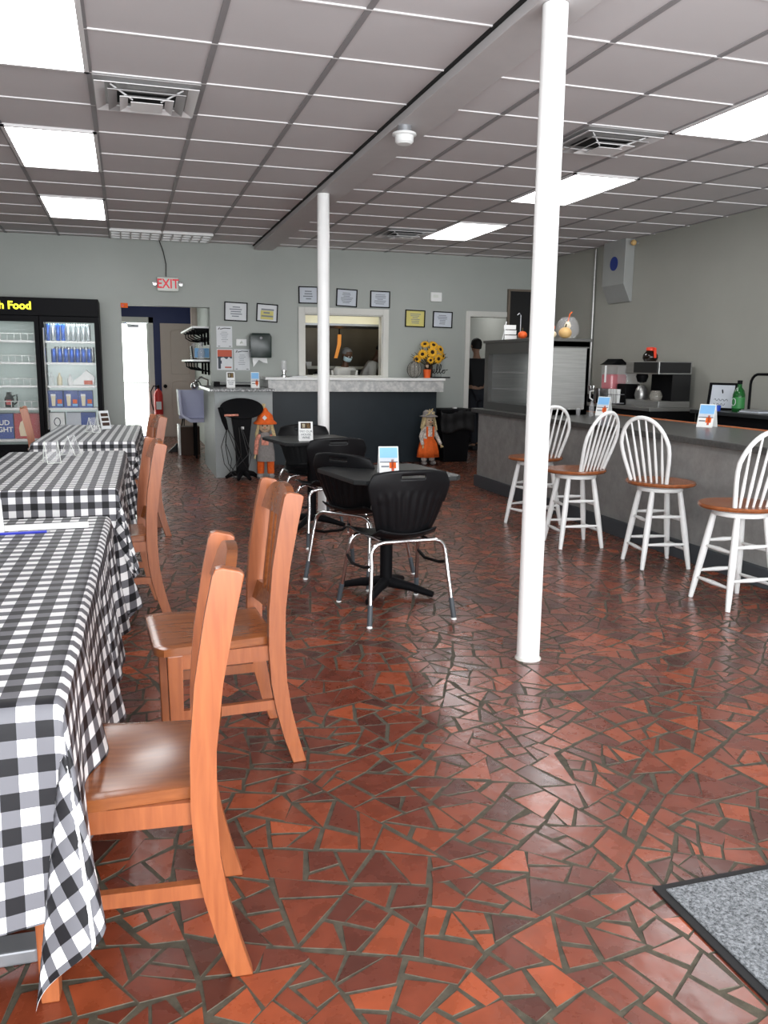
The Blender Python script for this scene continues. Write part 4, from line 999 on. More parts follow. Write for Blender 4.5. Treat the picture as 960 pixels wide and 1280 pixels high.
# objects on the service counter
t = thing('glass_lantern', 'small glass lantern candle at the left of the marble ledge', 'candle', (2.04, 11.42, 1.186))
MB().lathe([(.045, 0), (.045, .02), (.02, .04), (.02, .06), (.04, .075), (.04, .09)], seg=18).build('base', M['chrome'], t, smooth=True)
MB().lathe([(.038, .09), (.042, .14), (.038, .22), (.036, .22), (.039, .14), (.035, .09)], seg=18).build('glass_cup', M['acrylic'], t, smooth=True)
tag(MB().box((2.15, 11.4, 1.186), (2.36, 11.6, 1.20), .002).build('paper_stack', M['paper']), 'low stack of white paper on the marble ledge', 'paper')
t = thing('wire_pumpkin', 'smoky glass pumpkin ornament on the marble ledge', 'ornament', (3.90, 11.42, 1.186))
mb = MB(); seg = 40; rings = []
for q in range(1, 12):
    a = PI * q / 12; r0 = .105 * math.sin(a); z = .115 - .115 * math.cos(a)
    rings.append([mb.bm.verts.new((r0 * (1 + .06 * abs(math.sin(5 * b)) - .04) * math.cos(b), r0 * (1 + .06 * abs(math.sin(5 * b)) - .04) * math.sin(b), z)) for b in [2 * PI * c / seg for c in range(seg)]])
for A, B in zip(rings, rings[1:]):
    for q in range(seg): mb.bm.faces.new((A[q], A[(q + 1) % seg], B[(q + 1) % seg], B[q]))
mb.bm.faces.new(rings[0][::-1]); mb.bm.faces.new(rings[-1])
mb.build('glass_body', M['smoke'], t, smooth=True)
rb = MB()
for q in range(10):
    b = 2 * PI * q / 10; rb.tube([(.106 * math.sin(PI * c / 12) * math.cos(b), .106 * math.sin(PI * c / 12) * math.sin(b), .115 - .118 * math.cos(PI * c / 12)) for c in range(1, 12)], .003, 5)
rb.build('rib', M['wire'], t)
MB().tube([(0, 0, .22), (.0, 0, .26), (.03, 0, .29)], [.012, .009, .006]).build('stem', M['wire'], t)
t = thing('flower_pot', 'red-orange pot with a tiny scarecrow figure under the sunflowers', 'pot', (4.085, 11.40, 1.186))
MB().lathe([(.0, 0), (.045, 0), (.055, .10), (.058, .12), (.05, .12), (.045, .02), (0, .02)], seg=20).build('pot', M['pumpkin'], t, smooth=True)
MB().ball((0, -.01, .17), .028).build('figure_head', M['burlap'], t, smooth=True); MB().lathe([(.04, 0), (.0, .05)], c=(0, -.01, .185), seg=14).build('figure_hat', M['brown'], t)
bq = thing('sunflower_bouquet', 'bouquet of yellow sunflowers with dark leaves at the counter end', 'flowers', (4.16, 11.55, 1.186))
MB().lathe([(.0, 0), (.05, 0), (.06, .16), (.045, .2), (.04, .2), (.05, .16), (.045, .01), (0, .01)], seg=18).build('vase', M['brown'], bq, smooth=True)
def flower(c, d, r, name='flower'):
    d = Vector(d).normalized(); q = d.to_track_quat('Z', 'Y').to_matrix().to_4x4(); Mt = Matrix.Translation(c) @ q
    mb = MB()
    for ring, (n, rr, lift) in enumerate(((13, r, .0), (11, r * .8, .008))):
        for i in range(n):
            a = 2 * PI * (i + .5 * ring) / n; u = Vector((math.cos(a), math.sin(a), 0)); w_ = Vector((-math.sin(a), math.cos(a), 0)) * r * .17
            p0 = u * r * .25 + Vector((0, 0, lift)); p1 = u * rr * .65 + Vector((0, 0, lift + .008)); p2 = u * rr + Vector((0, 0, lift - .006))
            vs = [mb.bm.verts.new(Mt @ v) for v in (p0 - w_ * .5, p1 - w_, p2, p1 + w_, p0 + w_ * .5)]; mb.bm.faces.new(vs)
    f = mb.build(name, M['petal'], bq)
    MB().lathe([(r * .30, .0), (r * .32, .012), (r * .2, .02), (0, .022)], mtx=Mt, seg=12).build('flower_centre', M['petalc'], f)
    return f
for (x, y, z, dx, dy, dz, r) in ((.0, -.14, .36, -.1, -1, .2, .075), (.10, -.12, .27, .3, -1, 0, .07), (-.13, -.10, .33, -.6, -1, .2, .07), (.03, -.10, .46, .1, -1, .7, .07), (-.08, -.05, .47, -.3, -.8, .8, .065), (.14, -.08, .40, .5, -1, .4, .07), (-.19, -.04, .26, -.8, -1, 0, .06), (.2, -.03, .31, .8, -.8, .1, .06), (-.02, -.13, .25, 0, -1, -.1, .055), (.09, .02, .48, .3, -.4, 1, .06)):
    flower(Vector((x, y, z)), (dx, dy, dz), r * 1.15)
st = MB(); rr = random.Random(2)
for q in range(26):
    a = rr.uniform(-1, 1); e = Vector((.30 * a, rr.uniform(-.12, .1), .25 + .28 * (1 - abs(a)) * rr.random() + .05)); st.tube([(0, 0, .15), tuple(e * .7 + Vector((0, 0, .05))), tuple(e)], [.004, .007, .002], 5)
st.build('foliage', M['leaf'], bq)
t = thing('hello_sign', 'black wire script sign spelling hello on the marble ledge', 'sign', (4.26, 11.36, 1.186))
MB().box((-.11, -.03, 0), (.15, .03, .018)).build('base', M['blackm'], t)
def scr(pts): return [(x, 0, z) for x, z in pts]
le = MB(); X0 = -.17
le.tube(scr([(X0, .07), (X0 + .03, .19), (X0 + .01, .20), (X0, .06), (X0 + .02, .12), (X0 + .045, .12), (X0 + .05, .07)]), .0055, 6)
def e_(x): return [(x, .075), (x + .03, .10), (x + .025, .125), (x + .005, .12), (x, .085), (x + .02, .065), (x + .045, .08)]
def l_(x): return [(x, .08), (x + .03, .13), (x + .04, .185), (x + .025, .195), (x + .012, .15), (x + .012, .09), (x + .025, .065), (x + .042, .08)]
def o_(x): return [(x + .03, .115), (x + .01, .11), (x, .09), (x + .012, .068), (x + .035, .07), (x + .045, .095), (x + .03, .115), (x + .06, .11), (x + .085, .12)]
le.tube(scr([(X0 + .05, .07)] + e_(X0 + .065) + l_(X0 + .11) + l_(X0 + .155) + o_(X0 + .205)), .0055, 6)
le.tube([(X0 + .1, 0, .018), (X0 + .1, 0, .07)], .003, 5); le.tube([(X0 + .19, 0, .018), (X0 + .19, 0, .07)], .003, 5)
le.build('script_lettering', M['blackm'], t)

# menu board behind display case
t = thing('menu_board', 'dark framed board on the back wall behind the front column', 'board', (5.78, WB - .02, 2.12))
MB().box((-.33, -.02, -.33), (.2, 0, .33)).build('panel', M['board'], t)
f = MB(); f.box((-.36, -.035, -.36), (-.33, .018, .36)); f.box((.2, -.035, -.36), (.23, .018, .36)); f.box((-.33, -.035, .33), (.2, .018, .36)); f.box((-.33, -.035, -.36), (.2, .018, -.33)); f.build('frame', M['boardf'], t)
# ------------------------------------------------------------------ bar
bar = thing('bar_counter', 'long grey bar counter with concrete look front and dark top', 'bar counter', (0, 0, 0))
MB().box((3.83, .6, .0), (3.93, 8.92, .845)).build('front_panel', M['concrete'], bar)
MB().box((3.93, 8.84, 0), (4.75, 8.92, .845)).build('end_panel', M['concrete'], bar)
MB().box((3.80, .6, 0), (3.83, 8.94, .13), .003).build('kick_board', M['sleeve'], bar)
MB().box((3.755, .55, .845), (4.74, 8.97, .892), .006).build('top', M['bartop'], bar)
MB().box((4.74, .55, .862), (4.775, 8.40, .900), .004).build('wooden_edge', M['orangew'], bar)
MB().box((4.70, .6, 0), (4.739, 8.84, .845)).build('rear_panel', M['dark'], bar)

# display case on the bar end
t = thing('display_case', 'stainless pastry display case with glass front on the far bar end', 'display case', (0, 0, .893))
a0, a1, b0, b1, h = 3.86, 4.44, 7.60, 8.86, .72
mb = MB(); mb.box((a0 + .05, b0, 0), (a1, b0 + .03, h)); mb.box((a0 + .05, b1 - .03, 0), (a1, b1, h)); mb.box((a1 - .03, b0, 0), (a1, b1, h)); mb.box((a0 + .05, b0, 0), (a1, b1, .05)); mb.box((a0 + .05, b0, h - .06), (a1, b1, h))
mb.build('cabinet', M['steel'], t)
f = MB(); f.box((a0, b0, 0), (a0 + .05, b0 + .10, h)); f.box((a0, b1 - .10, 0), (a0 + .05, b1, h)); f.box((a0, b0 + .10, 0), (a0 + .05, b1 - .10, .08)); f.box((a0, b0 + .10, h - .12), (a0 + .05, b1 - .10, h)); f.build('front_frame', M['darkcase'], t)
MB().box((a0 + .02, b0 + .10, .08), (a0 + .026, b1 - .10, h - .12)).build('glass_pane', M['pane'], t)
for z in (.22, .40): MB().box((a0 + .08, b0 + .04, z), (a1 - .1, b1 - .04, z + .01)).build('glass_shelf', M['acrylic'], t)
MB().box((a0 - .02, b0 - .02, h), (a1 + .02, b1 + .02, h + .03), .004).build('top_lid', M['darkcase'], t)
MB().box((a0 + .06, b0 - .008, h - .062), (a1, b0, h - .05)).build('side_rail', M['darkcase'], t)
MB().lathe([(.02, 0), (.022, .06), (.016, .07)], c=(a0 + .43, b0 - .10, 0.0), seg=14).build('plunger', M['acrylic'], t)
TZ = .893 + .752
t = thing('pumpkin_ornament', 'orange and cream little pumpkin pair on the display case', 'ornament', (4.06, 7.72, TZ))
MB().ball((0, 0, .04), .062, sz=.65).build('cream_pumpkin', M['pumpkinw'], t, smooth=True); MB().ball((-.01, 0, .105), .055, sz=.7).build('orange_pumpkin', M['pumpkin'], t, smooth=True); MB().tube([(-.01, 0, .135), (.0, 0, .165)], .006).build('stem', M['leaf'], t)
t = thing('pumpkin_ornament', 'tan woven pumpkin in front of the glass jar on the display case', 'ornament', (4.20, 7.675, TZ))
MB().ball((0, 0, .055), .065, sz=.85).build('body', M['pumpkint'], t, smooth=True); MB().tube([(0, 0, .1), (.01, 0, .14)], .008).build('stem', M['leaf'], t)
t = thing('glass_jar', 'round glass jar with a cream figurine and orange spoon on the display case', 'jar', (4.31, 7.83, TZ))
MB().lathe([(.0, 0), (.07, .0), (.11, .05), (.12, .11), (.10, .17), (.07, .20), (.075, .215)], seg=26).build('globe', M['acrylic'], t, smooth=True)
MB().lathe([(0, .01), (.035, .012), (.04, .08), (.02, .1), (.035, .13), (.02, .17), (0, .18)], seg=14).build('figurine', M['pumpkinw'], t, smooth=True)
MB().tube([(0, 0, .17), (.02, 0, .25), (.045, 0, .27)], .006).build('spoon', M['orange'], t)
t = thing('letter_stand', 'small white tiered card stand left on the display case', 'card stand', (3.98, 8.42, TZ))
for q in range(3): MB().box((-.10 + q * .0, -.02 + q * .012, .0 + q * .055), (.04, -.01 + q * .012, .045 + q * .055)).build('card', M['white'], t)
MB().prism([(-.11, 0), (-.07, .19), (-.06, .19), (-.1, 0)], 1, .02, .03).build('easel_leg', M['white'], t); MB().tube([(.09, 0, 0), (.09, 0, .26), (.07, 0, .28), (.05, 0, .26)], .005).build('hook', M['greysteel'], t)
t = thing('pumpkin_ornament', 'small orange pumpkin beside the card stand, half behind the front column', 'ornament', (4.0, 8.22, TZ))
MB().ball((0, 0, .045), .05, sz=.8).build('body', M['pumpkin'], t, smooth=True); MB().tube([(0, 0, .08), (.0, 0, .12)], .006).build('stem', M['leaf'], t)

# bar stools
def spin(r, L): # turned leg radii
    return r
def make_stool(label):
    t = thing('bar_stool', label, 'bar stool', group='white bar stools with wooden seats along the bar')
    prof = [(0, .566), (.205, .566), (.228, .574), (.234, .585), (.226, .597), (.17, .598), (.08, .592), (0, .590)]
    MB().lathe(prof, seg=40, sx=1.04, sy=.96).build('seat', M['stoolw'], t, smooth=True)
    MB().lathe([(.15, .528), (.155, .532), (.155, .556), (.12, .560), (.12, .566)], seg=32).build('swivel_ring', M['white'], t, smooth=True)
    legs = []
    for s1, s2 in ((1, 1), (1, -1), (-1, 1), (-1, -1)):
        top = Vector((s1 * .10, s2 * .10, .53)); bot = Vector((s1 * .168, s2 * .168, 0)); legs.append((top, bot))
        pts = [top.lerp(bot, f) for f in (0, .15, .5, .85, 1)]
        MB().tube(pts, [.017, .020, .022, .018, .014], 12).build('leg', M['white'], t, smooth=True)
    def at(i, z): a, b = legs[i]; return a.lerp(b, (.53 - z) / .53)
    for i, j, z in ((0, 1, .13), (2, 3, .13), (0, 2, .17), (1, 3, .17), (0, 1, .33), (2, 3, .33), (0, 2, .36), (1, 3, .36)):
        a, b = at(i, z), at(j, z)
        MB().tube([a, a.lerp(b, .2), a.lerp(b, .5), a.lerp(b, .8), b], [.008, .010, .014, .010, .008], 10).build('stretcher', M['white'], t, smooth=True)
    # bow back, leaning away
    def B(u, zz): return Vector((u, -.15 - .30 * (zz - .6), zz))
    pts = []
    for k_ in range(25):
        s_ = -1 + 2 * k_ / 24; a = PI / 2 * (1 - s_)  # pi..0
        x = .195 * math.cos(a); z = .60 + .44 * (math.sin(a) ** .55 if math.sin(a) > 0 else 0)
        w_ = .70 + .30 * min(1, (z - .6) / .25)
        pts.append(B(x * w_, z))
    MB().tube(pts, .0135, 12).build('bow', M['white'], t, smooth=True)
    for q in range(6):
        u0 = -.105 + .21 * q / 5; u1 = u0 * 1.33
        zt = .60 + .44 * (max(0, 1 - (u1 / .195) ** 2) ** .275) - .006
        a, b = B(u0, .595), B(u1, zt)
        MB().tube([a, a.lerp(b, .3), a.lerp(b, .6), b], [.007, .0105, .008, .006], 8).build('spindle', M['white'], t, smooth=True)
    return t
def place_stool(o, loc, legs, seat):
    o.location = loc; o.rotation_euler = (0, 0, R(legs))
    for ch in o.children:
        if ch.name.split('.')[0] in ('seat', 'bow', 'spindle'): ch.rotation_euler = (0, 0, R(seat - legs))
s4 = make_stool('nearest white bar stool, cut by the right edge of the photo')
s3 = dup(s4, label='second nearest bar stool, its bow back turned away from the bar')
s2 = dup(s4, label='third bar stool from the right, its narrow bow back leaning right')
s1 = dup(s4, label='farthest bar stool, partly hidden by the front white column')
place_stool(s4, (3.40, 4.03, 0), 0, -6); place_stool(s3, (3.53, 5.0, 0), -10, -66)
place_stool(s2, (3.29, 5.74, 0), -6, 22); place_stool(s1, (3.38, 6.60, 0), 18, 4)
tent_card('tent_card', (4.56, 5.88, .893), R(-58), 'beach drink card on the bar near the green bottle', 'beach', .13, .185, .12)
tent_card('tent_card', (4.55, 7.45, .893), R(-58), 'beach drink card on the bar beside the display case', 'beach', .13, .185, .12)

# coffee station by the right wall
t = thing('coffee_stand', 'black equipment stand with steel top behind the bar', 'stand', (0, 0, 0))
MB().box((5.42, 7.95, .0), (6.0, 9.50, .897)).build('body', M['blackm'], t); MB().box((5.40, 7.93, .90), (6.0, 9.52, .935), .003).build('top', M['steel'], t)
t = thing('coffee_brewer', 'black and steel commercial coffee brewer behind the bar', 'coffee machine', (5.74, 8.30, .936))
MB().box((-.2, -.32, 0), (.2, .32, .07), .006).build('base', M['steel'], t)
MB().box((-.02, -.31, .07), (.2, .10, .36), .004).build('tower', M['blackm'], t)
MB().box((-.22, -.32, .36), (.2, .32, .50), .006).build('head', M['steel'], t); MB().box((-.228, -.30, .375), (-.221, .15, .49)).build('front_fascia', M['board'], t)
MB().box((-.21, -.325, .375), (.18, -.321, .49)).build('side_fascia', M['board'], t)
MB().box((-.04, -.325, .075), (.19, -.312, .355)).build('side_panel', M['board'], t)
MB().lathe([(.06, .36), (.07, .33), (.05, .27), (.02, .26)], c=(-.09, .18, 0), seg=20).build('brew_basket', M['blackm'], t, smooth=True)
MB().lathe([(.0, .072), (.06, .072), (.075, .12), (.06, .19), (.04, .22), (.045, .23), (0, .23)], c=(-.09, .18, 0), seg=20).build('carafe', M['steel'], t, smooth=True)
MB().lathe([(.0, .072), (.06, .072), (.072, .12), (.05, .18), (0, .18)], c=(-.10, -.12, 0), seg=20).build('decanter', M['smoke'], t, smooth=True)
t = thing('coffee_pot', 'glass coffee pot with bright orange top standing on the brewer', 'coffee pot', (5.66, 8.36, 1.437))
MB().lathe([(.0, 0), (.065, 0), (.085, .035), (.082, .07), (.055, .105), (.045, .125), (.04, .125), (0, .11)], seg=24).build('glass_bowl', M['coffee'], t, smooth=True)
MB().lathe([(.047, .115), (.052, .14), (.045, .155), (0, .16)], seg=20).build('collar', M['orlid'], t, smooth=True)
MB().prism([(-.02, .14), (-.09, .15), (-.1, .04), (-.082, .035), (-.075, .12), (-.02, .11)], 0, -.012, .012, .004).build('handle', M['orlid'], t)
t = thing('juice_dispenser', 'clear drink dispenser full of pink juice with black lid', 'drink dispenser', (5.62, 9.02, .936))
MB().box((-.12, -.12, 0), (.12, .12, .16), .01).build('base', M['steel'], t)
MB().box((-.115, -.115, .16), (.115, .115, .46), .03).build('tank', M['acrylic'], t)
MB().box((-.108, -.108, .17), (.108, .108, .35), .025).build('juice', M['juice'], t)
MB().prism([(-.13, .46), (.13, .46), (.06, .49), (.02, .53), (-.02, .53), (-.06, .49)], 1, -.13, .13, .004).build('lid', M['blackm'], t)
MB().tube([(-.118, 0, .45), (-.118, 0, .25)], .012).build('stirrer_tube', M['white'], t)
t = thing('drink_dispenser', 'empty clear dispenser tank between the pink juice and the brewer', 'drink dispenser', (5.66, 8.76, .936))
MB().box((-.1, -.09, 0), (.1, .09, .24), .01).build('base', M['blackm'], t); MB().box((-.1, -.1, .24), (.1, .1, .45), .02).build('tank', M['acrylic'], t)
t = thing('steel_pitcher', 'shiny steel pitcher with a white handle in front of the juice', 'pitcher', (5.44, 9.06, .936))
MB().lathe([(0, 0), (.05, 0), (.055, .02), (.048, .17), (.05, .18), (0, .175)], seg=20).build('body', M['chrome'], t, smooth=True)
MB().tube([(-.03, .045, .15), (-.05, .10, .14), (-.05, .10, .06), (-.03, .045, .03)], .010).build('handle', M['white'], t, smooth=True)
t = thing('cup_rack', 'wire rack of stacked paper sleeves beside the brewer', 'rack', (5.46, 8.74, .936))
rk = MB()
for z in (.02, .12): rk.tube([(-.06, -.12, z), (.06, -.12, z), (.06, .12, z), (-.06, .12, z)], .004, 6, closed=True)
for q in range(7): rk.tube([(-.06, -.12 + q * .04, .0), (-.06, -.12 + q * .04, .12)], .003, 5)
rk.build('wire_frame', M['greysteel'], t)
for q in range(4): MB().lathe([(.0, .01), (.018, .01), (.026, .17), (0, .17)], c=(0, -.09 + q * .058, .01), seg=12).build('paper_sleeve', M['white'], t)
t = thing('spoon_jar', 'dark jar of shiny spoons at the left end of the coffee stand', 'jar', (5.52, 9.36, .936))
MB().lathe([(0, 0), (.04, 0), (.045, .1), (.0, .1)], seg=16).build('jar', M['blackm'], t, smooth=True)
for q in range(4): MB().tube([(0, 0, .08), (.03 * math.cos(q * 1.6), .03 * math.sin(q * 1.6), .2)], [.004, .012]).build('spoon', M['chrome'], t)
tag(MB().lathe([(0, 0), (.035, 0), (.042, .24), (0, .24)], seg=18).build('cup_stack', M['paper'], smooth=True, loc=(5.72, 9.35, .936)), 'tall stack of white cups at the left end of the coffee stand', 'cups')
tag(MB().lathe([(0, 0), (.025, 0), (.025, .1), (.012, .13), (.012, .15), (0, .15)], seg=16).build('clear_bottle', M['acrylic'], smooth=True, loc=(4.35, 7.35, .893)), 'small clear bottle on the bar by the steel side of the display case', 'bottle')

# back bar with framed note, bottle
t = thing('back_bar', 'black back bar work top against the right wall', 'counter', (0, 0, 0))
MB().box((5.48, 4.2, .92), (6.0, 7.35, .955), .004).build('top', M['dark'], t)
MB().box((5.52, 4.25, .80), (5.98, 7.3, .92)).build('apron', M['blackm'], t)
for y in (4.3, 5.6, 6.3, 7.25):
    for x in (5.54, 5.95): MB().box((x - .02, y - .02, 0), (x + .02, y + .02, .80)).build('leg', M['blackm'], t)
MB().box((5.94, 4.25, .955), (5.99, 6.4, 1.05)).build('backsplash', M['blackm'], t)
t = thing('framed_note', 'black framed handwritten note propped on the back bar', 'picture frame', (5.66, 7.12, .960), R(-66))
w_, h_ = .30, .27; f = MB(); TM = Matrix.Rotation(R(-9), 4, 'X')
for lo, hi in (((-w_ / 2, 0, 0), (-w_ / 2 + .03, .018, h_)), ((w_ / 2 - .03, 0, 0), (w_ / 2, .018, h_)), ((-w_ / 2, 0, 0), (w_ / 2, .018, .022)), ((-w_ / 2, 0, h_ - .022), (w_ / 2, .018, h_))): f.box(lo, hi, mtx=TM)
f.build('frame', M['blackm'], t)
MB().box((-w_ / 2 + .03, .004, .022), (w_ / 2 - .03, .010, h_ - .022), mtx=TM).build('sheet', M['paperb'], t)
sc_ = MB()
for r_, z in enumerate((.10, .055)):
    sc_.tube([TM @ Vector((-.08 + q * .012, .003, z + .012 * math.sin(q * 1.9 + r_))) for q in range(13 - 2 * r_)], .0025, 5)
sc_.build('handwriting', M['ink'], t)
MB().tube([(0, .02, .2), (0, .10, .0)], .006).build('easel_leg', M['blackm'], t)
t = thing('green_bottle', 'large green glass bottle with round green label on the back bar', 'bottle', (5.66, 6.86, .956))
MB().lathe([(0, 0), (.052, 0), (.057, .012), (.057, .16), (.046, .205), (.022, .235), (.019, .27), (0, .27)], seg=28).build('glass_body', M['gbottle'], t, smooth=True)
MB().lathe([(.0225, .265), (.0235, .30), (0, .302)], seg=16).build('cap', M['blackm'], t, smooth=True)
MB().lathe([(.0582, .035), (.0582, .14)], seg=28).build('label_band', M['glabel'], t, smooth=True)
MB().tube([(-.0585, .03 * math.cos(R(a)), .095 + .035 * math.sin(R(a))) for a in range(0, 360, 30)], .003, 5, closed=True).build('emblem_ring', M['paper'], t)
t = thing('blue_cup', 'small bright blue cup beside the framed note', 'cup', (5.53, 7.00, .956))
MB().lathe([(0, 0), (.03, 0), (.036, .055), (.032, .055), (.027, .006), (0, .006)], seg=18).build('cup', mat('cup_blue', (.02, .08, .55), .4), t, smooth=True)
t = thing('folded_cloth', 'grey folded cloth lying on the back bar right of the bottle', 'cloth', (5.60, 6.55, .956))
for q in range(3): MB().box((-.09 + .005 * q, -.15 + .01 * q, .012 * q), (.09, .13 - .015 * q, .012 * q + .011), .004).build('fold', M['paperb'] if q == 1 else M['greysteel'], t)
t = thing('arched_rail', 'black arched metal tube rising behind the green bottle', 'rail', (5.86, 6.95, .956))
MB().tube([(0, 0, 0), (0, 0, .26)] + [(0, -.10 + .10 * math.cos(R(a)), .26 + .10 * math.sin(R(a))) for a in (20, 40, 60, 80, 90)] + [(0, -1.2, .36)] + [(0, -1.2 - .1 * math.sin(R(a)), .26 + .1 * math.cos(R(a))) for a in (20, 50, 90)] + [(0, -1.3, 0)], .013, 12).build('tube', M['blackm'], t, smooth=True)
MB().lathe([(.03, 0), (.03, .012), (.015, .02)], seg=16).build('flange', M['blackm'], t)

# right wall
t = thing('wall_duct', 'grey sheet metal duct with blue disc high on the right wall', 'duct', (0, 0, 0))
MB().prism([(6.018, 2.915), (5.89, 2.915), (5.89, 2.38), (5.99, 2.17), (6.018, 2.17)], 1, 9.36, 9.86, .003).build('body', M['greybox'], t)
MB().lathe([(.0, 0), (.085, 0), (.085, .006), (0, .006)], mtx=T(5.889, 9.60, 2.64) @ Matrix.Rotation(R(-90), 4, 'Y'), seg=28).build('disc', M['blue'], t)
tag(MB().tube([(5.99, 10.22, CEIL - .02), (5.99, 10.22, .05)], .018, 10).build('conduit_pipe', M['steel'], smooth=True), 'thin vertical conduit pipe on the right wall behind the display case', 'pipe')
t = thing('pipe_fitting', 'small brass fitting beside the duct under the ceiling', 'fitting', (5.96, 9.30, 2.86))
MB().ball((0, 0, 0), .035).build('body', M['pumpkint'], t, smooth=True); MB().tube([(0, 0, 0), (.06, 0, 0)], .015).build('stub', M['greysteel'], t)

# ------------------------------------------------------------------ black cafe chairs and tables
def make_black_chair(label):
    t = thing('stacking_chair', label, 'chair', group='black plastic stacking chairs with chrome legs')
    def w(v):
        return .150 + .085 * min(1, v * 1.25) ** .8 - (.0 if v < .82 else .30 * (v - .82) ** 1.35)
    def fn(u, v):
        s = 2 * u - 1; ww = w(v); x = s * ww
        z = .47 + .36 * v - .022 * abs(s) ** 3 * (v > .5)
        y = -.195 - .055 * v - .05 * (1 - v) ** 3 * -1 * .6 + .055 * s * s
        rib = .0035 * math.cos(s * PI * 9) if (.12 < v < .66 and abs(s) < .88) else 0
        return Vector((x, y + rib, z))
    MB().grid(fn, 54, 24, skip=lambda u, v: abs(2 * u - 1) < .30 and .86 < v < .93).build('backrest', M['black'], t, smooth=True, solid=.007)
    def fs(u, v):
        s = 2 * u - 1; y = -.19 + .42 * v; x = s * (.16 + .06 * min(1, v * 2.2))
        z = .445 + .03 * s * s - .02 * max(0, v - .8) * 5 * max(0, v - .8) * 5 + .035 * max(0, .18 - v) / .18 - .012 * math.sin(PI * v)
        return Vector((x, y, z))
    MB().grid(fs, 16, 16).build('seat', M['black'], t, smooth=True, solid=.008)
    def U(y, zt, ybot, name):
        half = .205; pts = [(-half - .04, ybot, .0), (-half - .012, y + (ybot - y) * .25, zt - .12)]
        pts += [(-half + .06 - .07 * math.cos(R(a)), y, zt - .07 + .07 * math.sin(R(a))) for a in (10, 35, 60, 90)]
        pts += [(-x_, y_, z_) for x_, y_, z_ in pts[::-1]]
        return MB().tube(pts, .0115, 12).build(name, M['chrome'], t, smooth=True)
    U(-.19, .44, -.26, 'rear_leg_frame'); U(.17, .425, .27, 'front_leg_frame')
    for s in (-1, 1):
        MB().tube([(s * .215, -.215, .32), (s * .222, -.1, .29), (s * .222, .1, .27), (s * .218, .2, .30)], .009, 8).build('side_brace', M['blackm'], t, smooth=True)
        MB().tube([(s * .13, -.19, .437), (s * .14, .17, .424)], .008, 8).build('seat_rail', M['chrome'], t)
        for yb in (-.26, .27):
            yt = -.19 if yb < 0 else .17; a = Vector((s * .245, yb, .012)); b = Vector((s * .217, yt + (yb - yt) * .25, .30 if yb < 0 else .30)); d = (b - a).normalized()
            MB().tube([a, a + d * .11], .0145, 12).build('foot_sleeve', M['sleeve'], t, smooth=True)
            MB().lathe([(.014, 0), (.016, .004), (.012, .012)], c=(a.x, a.y, 0), seg=12).build('glide', M['white'], t)
    return t
ca = make_black_chair('nearest black plastic chair with ribbed back facing away at the front black table')
ca.location = (1.40, 4.37, 0); ca.rotation_euler = (0, 0, R(4))
dup(ca, (1.41, 5.16, 0), R(-50), 'black plastic chair turned sideways left of the front black table')
dup(ca, (1.48, 6.32, 0), R(3), 'black plastic chair on the near side of the far black table')
dup(ca, (1.50, 7.25, 0), R(180), 'farthest black plastic chair behind the far black table, beside the orange-hatted doll')

def cafe_table(loc, rz, s, label):
    t = thing('cafe_table', label, 'table', loc, rz, 'square black pedestal tables')
    c = .05; P = [(-s + c, -s), (s - c, -s), (s, -s + c), (s, s - c), (s - c, s), (-s + c, s), (-s, s - c), (-s, -s + c)]
    MB().prism(P, 2, .718, .745, .005).build('tabletop', M['dark'], t)
    MB().lathe([(.12, .70), (.12, .717), (.04, .717)], seg=24).build('top_plate', M['blackm'], t)
    MB().lathe([(.038, .05), (.038, .71)], seg=24).build('pedestal', M['blackm'], t, smooth=True)
    for q in range(4):
        a = R(45 + 90 * q); u = Vector((math.cos(a), math.sin(a), 0))
        MB().tube([u * .02 + Vector((0, 0, .075)), u * .16 + Vector((0, 0, .055)), u * .30 + Vector((0, 0, .022))], [.035, .026, .018], 10).build('base_foot', M['blackm'], t, smooth=True)
    return t
cafe_table((1.46, 4.74, 0), R(8), .335, 'front square black pedestal table near the front column')
cafe_table((1.48, 6.99, 0), R(10), .34, 'far square black pedestal table before the far column')
tent_card('tent_card', (1.44, 4.66, .746), R(-6), 'beach drink card standing on the front black table', 'beach', .115, .155, .08)
tent_card('tent_card', (1.39, 6.80, .746), R(-6), 'wine card standing on the far black table', 'wine', .115, .155, .08)

